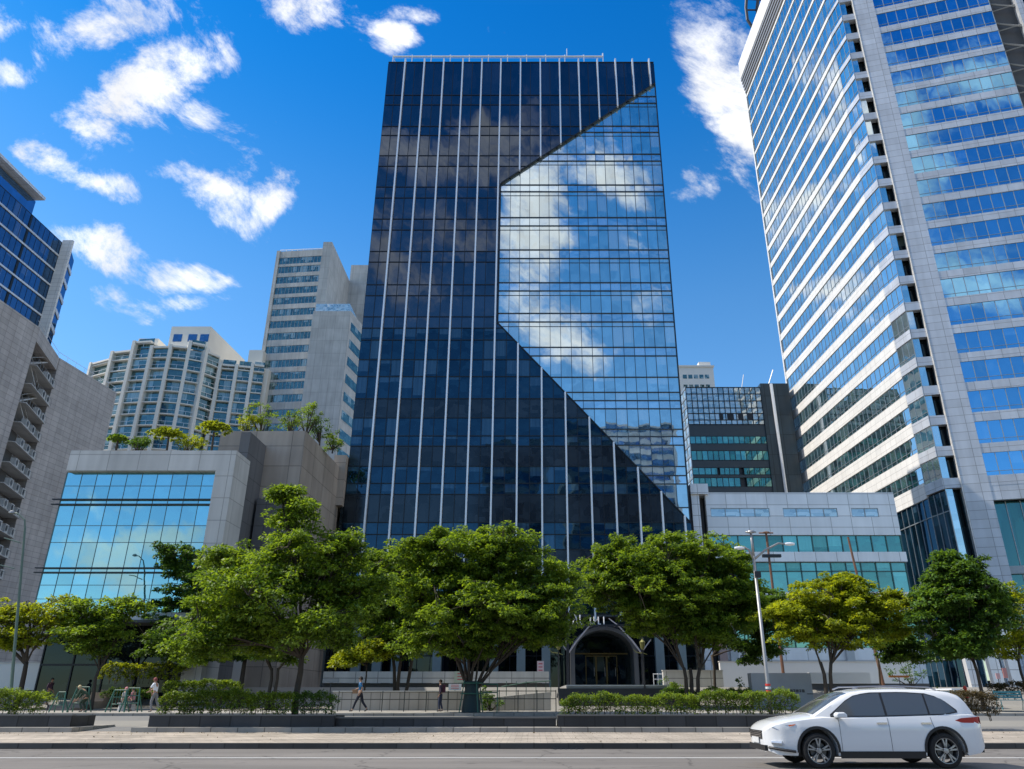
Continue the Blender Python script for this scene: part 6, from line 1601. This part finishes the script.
# ------------------------------------------------------------------ people
skin = plain('skin', (.36, .21, .14), .55, .06, 8); 
def skinned(name, chain, mat, parent, sub=2, root=0):
    """chain: list of (x, y, z, r) points and edges -> one smooth continuous surface"""
    pts, edges = chain
    me = D.meshes.new('tmp'); me.from_pydata([p[:3] for p in pts], edges, [])
    ob = D.objects.new('tmp', me); COL.objects.link(ob)
    md = ob.modifiers.new('s', 'SKIN'); md.use_smooth_shade = True
    for i, p in enumerate(pts):
        rr = p[3] if isinstance(p[3], tuple) else (p[3], p[3]); me.skin_vertices[0].data[i].radius = rr; me.skin_vertices[0].data[i].use_root = (i == root)
    sb = ob.modifiers.new('u', 'SUBSURF'); sb.levels = sub; sb.render_levels = sub
    dg = bpy.context.evaluated_depsgraph_get(); nm = D.meshes.new_from_object(ob.evaluated_get(dg)); nm.name = name
    D.objects.remove(ob); D.meshes.remove(me)
    nm.materials.clear(); nm.materials.append(mat); nm.shade_smooth()
    o = D.objects.new(name, nm); COL.objects.link(o); o.parent = parent; return o
def person(label, px, Y, height, pose, top, legs, hair, facing=-1, hat=None, extras=(), sleeves=.5, z=None, shoes=(.03, .03, .03)):
    """facing -1 walks left, +1 right. pose gives joint offsets in body units (height 1.7 m)"""
    z = gz(Y) if z is None else z
    t = empty('person', (xat(px, Y, z), Y, z), label, 'person')
    f = facing; k = height/1.7
    J = dict(pose)
    def V(n): x, y, zz_ = J[n]; return (f*x*k, y*k, zz_*k)
    names = ['pel', 'spi', 'che', 'nec', 'hed', 'top', 'hL', 'kL', 'aL', 'fL', 'hR', 'kR', 'aR', 'fR', 'sL', 'eL', 'wL', 'sR', 'eR', 'wR']
    rad = dict(pel=(.13, .095), spi=(.115, .085), che=(.135, .095), nec=.05, hed=.085, top=.07, hL=.085, kL=.052, aL=.036, fL=.03, hR=.085, kR=.052, aR=.036, fR=.03, sL=.055, eL=.038, wL=.025, sR=.055, eR=.038, wR=.025)
    def sc(r_): return tuple(a*k for a in r_) if isinstance(r_, tuple) else r_*k
    E = [('pel', 'spi'), ('spi', 'che'), ('che', 'nec'), ('nec', 'hed'), ('hed', 'top'), ('pel', 'hL'), ('hL', 'kL'), ('kL', 'aL'), ('aL', 'fL'), ('pel', 'hR'), ('hR', 'kR'), ('kR', 'aR'), ('aR', 'fR'), ('che', 'sL'), ('sL', 'eL'), ('eL', 'wL'), ('che', 'sR'), ('sR', 'eR'), ('eR', 'wR')]
    pts = [(*V(n), sc(rad[n])) for n in names]; ed = [(names.index(a), names.index(b)) for a, b in E]
    # palms and five fingers each
    for side in 'LR':
        w = Vector(V('w'+side)); d = (w-Vector(V('e'+side))).normalized(); sd_ = Vector((0, 1, 0)).cross(d).normalized(); wi = names.index('w'+side)
        pi = len(pts); pm = w+d*.07*k; pts.append((*pm, (.032*k, .018*k))); ed.append((wi, pi))
        for q, (o_, ln) in enumerate(((-.03, .065), (-.012, .08), (.008, .085), (.027, .075))):
            b1 = pm+sd_*o_*k+d*.035*k; b2 = b1+d*ln*.5*k+Vector((f*.008, 0, 0)); b3 = b2+d*ln*.35*k+Vector((f*.014, 0, 0))
            i0 = len(pts); pts += [(*b1, .0085*k), (*b2, .008*k), (*b3, .006*k)]; ed += [(pi, i0), (i0, i0+1), (i0+1, i0+2)]
        i0 = len(pts); th = w+d*.03*k+sd_*-.035*k; pts += [(*th, .010*k), (*(th+d*.035*k-sd_*.012*k), .008*k)]; ed += [(wi, i0), (i0, i0+1)]
    body = skinned('body', (pts, ed), skin, t, 2)
    # head details
    hd = Vector(V('hed')); 
    mb = MB(); mb.tube([hd+Vector((f*.078*k, 0, .012*k)), hd+Vector((f*.108*k, 0, -.012*k)), hd+Vector((f*.082*k, 0, -.025*k))], [.008*k, .013*k, .006*k], 5); o = mb; 
    def child(n_, mb_, mat_):
        me = D.meshes.new(n_); me.from_pydata(mb_.v, [], mb_.f); me.materials.append(mat_); me.shade_smooth(); o_ = D.objects.new(n_, me); COL.objects.link(o_); o_.parent = t; return o_
    child('nose', mb, skin)
    dk = plain_cache('eye_dark', (.02, .015, .012), .4)
    for s_ in (-1, 1):
        e = MB(); e.tube([hd+Vector((f*.078*k, s_*.032*k, .018*k)), hd+Vector((f*.088*k, s_*.034*k, .018*k))], .009*k, 6); child('eye', e, dk)
        e = MB(); e.tube([hd+Vector((-f*.005*k, s_*.082*k, .02*k)), hd+Vector((-f*.012*k, s_*.094*k, .0)), hd+Vector((0, s_*.082*k, -.025*k))], .012*k, 5); child('ear', e, skin)
    e = MB(); e.tube([hd+Vector((f*.084*k, -.022*k, -.045*k)), hd+Vector((f*.084*k, .022*k, -.045*k))], .006*k, 5); child('mouth', e, plain_cache('lip', (.25, .09, .08), .5))
    # hair or cap as a shell over the skull
    hm = plain_cache('hair_%d' % int(hair[0]*1000), hair, .7)
    e = MB(); n = 14; prev = None; rows = [(.0, 1.0), (.25, .97), (.5, .86), (.75, .62), (.93, .3), (1, .02)]
    c = hd+Vector((-f*.012*k, 0, .012*k))
    for h_, r_ in rows:
        ring = [c+Vector((r_*.104*k*math.cos(2*math.pi*q/n), r_*.094*k*math.sin(2*math.pi*q/n), (.125*h_-(.05 if (math.cos(2*math.pi*q/n)*f < .2 and h_ < .1) else 0))*k)) for q in range(n)]
        if prev:
            for q in range(n): e.quad(prev[q], prev[(q+1) % n], ring[(q+1) % n], ring[q])
        prev = ring
    child('hair' if not hat else 'cap', e, plain_cache('hat_%d' % int(hat[0]*1000), hat, .7) if hat else hm)
    if hat: e = MB(); e.box(*sorted((c.x+f*.07*k, c.x+f*.17*k)), c.y-.06*k, c.y+.06*k, c.z+.02*k, c.z+.032*k); child('cap_peak', e, plain_cache('hat_%d' % int(hat[0]*1000), hat, .7))
    # clothes
    def grow(nm_, ns, es, g, mat_, cut=None):
        pp = []
        for n_ in ns:
            if isinstance(n_, tuple): a = Vector(V(n_[0])).lerp(Vector(V(n_[1])), n_[2]); r0, r1 = sc(rad[n_[0]]), sc(rad[n_[1]]); r0 = r0 if isinstance(r0, tuple) else (r0, r0); r1 = r1 if isinstance(r1, tuple) else (r1, r1); rr = tuple(u+(w_-u)*n_[2] for u, w_ in zip(r0, r1)); pp.append((*a, tuple(u+g*k for u in rr)))
            else: r0 = sc(rad[n_]); r0 = r0 if isinstance(r0, tuple) else (r0, r0); pp.append((*V(n_), tuple(u+g*k for u in r0)))
        return skinned(nm_, (pp, es), mat_, t, 2)
    tm = plain_cache('top_%s' % str(top), top, .8, bump=.3); lm = plain_cache('legs_%s' % str(legs), legs, .85, bump=.3)
    slv = [('sL', 'eL', .8), ('sR', 'eR', .8)] if sleeves < 1 else [('eL', 'wL', .8), ('eR', 'wR', .8)]
    if sleeves < 1: grow('shirt', ['pel', 'spi', 'che', ('che', 'nec', .75), 'sL', slv[0], 'sR', slv[1]], [(0, 1), (1, 2), (2, 3), (2, 4), (4, 5), (2, 6), (6, 7)], .016, tm)
    else: grow('jacket', ['pel', 'spi', 'che', ('che', 'nec', .75), 'sL', 'eL', slv[0], 'sR', 'eR', slv[1]], [(0, 1), (1, 2), (2, 3), (2, 4), (4, 5), (5, 6), (2, 7), (7, 8), (8, 9)], .018, tm)
    grow('trousers', ['pel', 'hL', 'kL', ('kL', 'aL', .9), 'hR', 'kR', ('kR', 'aR', .9), ('pel', 'spi', .3)], [(0, 1), (1, 2), (2, 3), (0, 4), (4, 5), (5, 6), (0, 7)], .014, lm)
    for s_ in 'LR': 
        a, b_ = Vector(V('a'+s_)), Vector(V('f'+s_)); skinned('shoe', ([(*(a-Vector((f*.03*k, 0, .02*k))), .042*k), (*(a.lerp(b_, .6)), .040*k), (*(b_+Vector((f*.03*k, 0, 0))), .032*k)], [(0, 1), (1, 2)]), plain_cache('shoe_%d' % int(shoes[0]*100), shoes, .6), t, 1)
    for ex in extras: ex(t, V, k, f, child)
    return t
WALK = dict(pel=(0, 0, .93), spi=(.01, 0, 1.10), che=(.02, 0, 1.30), nec=(.03, 0, 1.45), hed=(.05, 0, 1.575), top=(.05, 0, 1.63),
            hL=(.01, -.09, .86), kL=(.20, -.09, .49), aL=(.34, -.09, .10), fL=(.47, -.09, .06), hR=(-.01, .09, .86), kR=(-.12, .09, .48), aR=(-.38, .09, .16), fR=(-.27, .09, .04),
            sL=(.02, -.19, 1.36), eL=(-.13, -.23, 1.12), wL=(-.02, -.22, .92), sR=(.02, .19, 1.36), eR=(.15, .22, 1.13), wR=(.32, .20, 1.08))
LEAN = dict(WALK, pel=(0, 0, .92), spi=(.02, 0, 1.09), che=(.06, 0, 1.28), nec=(.10, 0, 1.43), hed=(.14, 0, 1.54), top=(.15, 0, 1.60), kL=(.10, -.09, .49), aL=(.02, -.09, .09), fL=(.14, -.09, .04), kR=(-.12, .10, .50), aR=(-.30, .11, .10), fR=(-.19, .12, .04),
            sL=(.07, -.19, 1.34), eL=(.20, -.25, 1.10), wL=(.12, -.20, .93), sR=(.07, .19, 1.34), eR=(.24, .22, 1.12), wR=(.38, .15, 1.02))
STAND = dict(WALK, kL=(.07, -.09, .48), aL=(.03, -.09, .09), fL=(.15, -.09, .04), kR=(.0, .10, .48), aR=(-.12, .10, .10), fR=(.0, .10, .04), eL=(-.04, -.25, 1.10), wL=(.06, -.24, .88), eR=(-.02, .25, 1.10), wR=(.10, .24, .90))
STOOP = dict(pel=(-.10, 0, .80), spi=(.04, 0, .93), che=(.20, 0, 1.06), nec=(.32, 0, 1.15), hed=(.42, 0, 1.22), top=(.45, 0, 1.27), hL=(-.08, -.09, .74), kL=(.16, -.10, .46), aL=(-.02, -.10, .09), fL=(.11, -.10, .04), hR=(-.1, .09, .74), kR=(.12, .12, .46), aR=(-.14, .12, .10), fR=(-.02, .12, .04),
             sL=(.22, -.19, 1.08), eL=(.30, -.22, .82), wL=(.42, -.18, .62), sR=(.22, .19, 1.08), eR=(.34, .2, .84), wR=(.46, .16, .66))
SIT = dict(pel=(0, 0, .52), spi=(.0, 0, .70), che=(.03, 0, .90), nec=(.06, 0, 1.05), hed=(.09, 0, 1.17), top=(.10, 0, 1.23), hL=(.05, -.09, .50), kL=(.44, -.10, .50), aL=(.44, -.10, .09), fL=(.56, -.10, .04), hR=(.05, .09, .50), kR=(.44, .10, .50), aR=(.42, .10, .09), fR=(.54, .10, .04),
           sL=(.03, -.19, .96), eL=(.10, -.22, .72), wL=(.32, -.16, .60), sR=(.03, .19, .96), eR=(.10, .22, .72), wR=(.32, .14, .60))
def backpack(col):
    def fn(t, V, k, f, child):
        c = Vector(V('che')); mb = MB(); mb.box(*sorted((c.x-f*.12*k, c.x-f*.27*k)), -.14*k, .14*k, c.z-.30*k, c.z+.12*k); o = child('backpack', mb, plain_cache('pack_%d' % int(col[2]*100), col, .8)); b = o.modifiers.new('b', 'BEVEL'); b.width = .04*k; b.segments = 3
    return fn
def bag(col):
    def fn(t, V, k, f, child):
        w = Vector(V('wR')); mb = MB(); mb.box(w.x-.14*k, w.x+.12*k, w.y-.05, w.y+.05, w.z-.20*k, w.z+.0*k); child('handbag', mb, plain_cache('bag_brown', col, .7))
    return fn
person('person in white shirt, grey trousers and dark red cap beside the long hedge', 152, 42.3, 1.72, LEAN, (.72, .74, .78), (.20, .20, .21), (.02, .015, .01), -1, hat=(.22, .05, .05), sleeves=.5, shoes=(.2, .18, .16))
person('person in a blue top and dark trousers striding left with a brown bag', 359, 42.6, 1.74, WALK, (.035, .17, .36), (.015, .018, .03), (.015, .012, .01), -1, sleeves=.5, extras=(bag((.30, .17, .09)),))
person('slim person in a dark jacket with a pink shirt, walking towards the wrapped tree', 440, 43.2, 1.60, STAND, (.06, .04, .07), (.03, .04, .08), (.03, .02, .015), -1, sleeves=1, extras=(backpack((.10, .03, .06)),))
person('person in dark green clothes and a straw hat stooping at the left barrier', 82, 42.3, 1.66, STOOP, (.03, .06, .035), (.03, .05, .035), (.02, .015, .01), -1, hat=(.45, .36, .2), sleeves=1)
person('seated person in a pale top and pink cap behind the middle barrier', 121, 44.6, 1.62, SIT, (.50, .48, .46), (.10, .10, .12), (.02, .015, .01), 1, hat=(.5, .2, .2), sleeves=.5)
person('seated person with a pink scarf on the planting edge, right of the pale one', 131, 45.2, 1.62, SIT, (.50, .22, .25), (.08, .08, .1), (.03, .02, .015), -1, sleeves=1)
person('distant person in a dark purple top near the wall at the left, hard to see', 46, 52.5, 1.65, STAND, (.06, .03, .06), (.04, .05, .10), (.02, .02, .02), 1, sleeves=1)
def stool(label, px, Y):
    z = gz(Y); x = xat(px, Y, z); t = empty('stool', (x, Y, z), label, 'stool')
    mb = MB(); mb.lathe([(.0, 0), (.2, 0), (.17, .36)], (x, Y, z), 10); mb.build('base', M['concrete'], t)
    mb = MB(); mb.lathe([(.17, .36), (.25, .37), (.25, .43), (0, .43)], (x, Y, z), 12); mb.build('seat', M['concrete'], t)
stool('round stone stool under the person with the pink cap', 121, 44.6); stool('round stone stool under the person with the pink scarf', 131, 45.2)

# ------------------------------------------------------------------ fallen leaves along the planter and kerb
def litter():
    rs = np.random.RandomState(77); n = 260
    x = rs.uniform(-26, 24, n); y = np.where(rs.rand(n) < .6, 30.45-np.abs(rs.normal(scale=.5, size=n)), rs.uniform(24.5, 30.4, n))
    z = .15+(y-24.34)*.0044+.012
    leaf_mesh('fallen_leaves', M['leaf_brown'], np.stack([x, y, z], 1).tolist(), [.02]*n, 1, .075, 5, flat=.05, droop=0)
    o = D.objects['fallen_leaves']; tag(o, 'scattered dry leaves on the pavement along the planter kerb', 'leaves', kind='stuff')
litter()
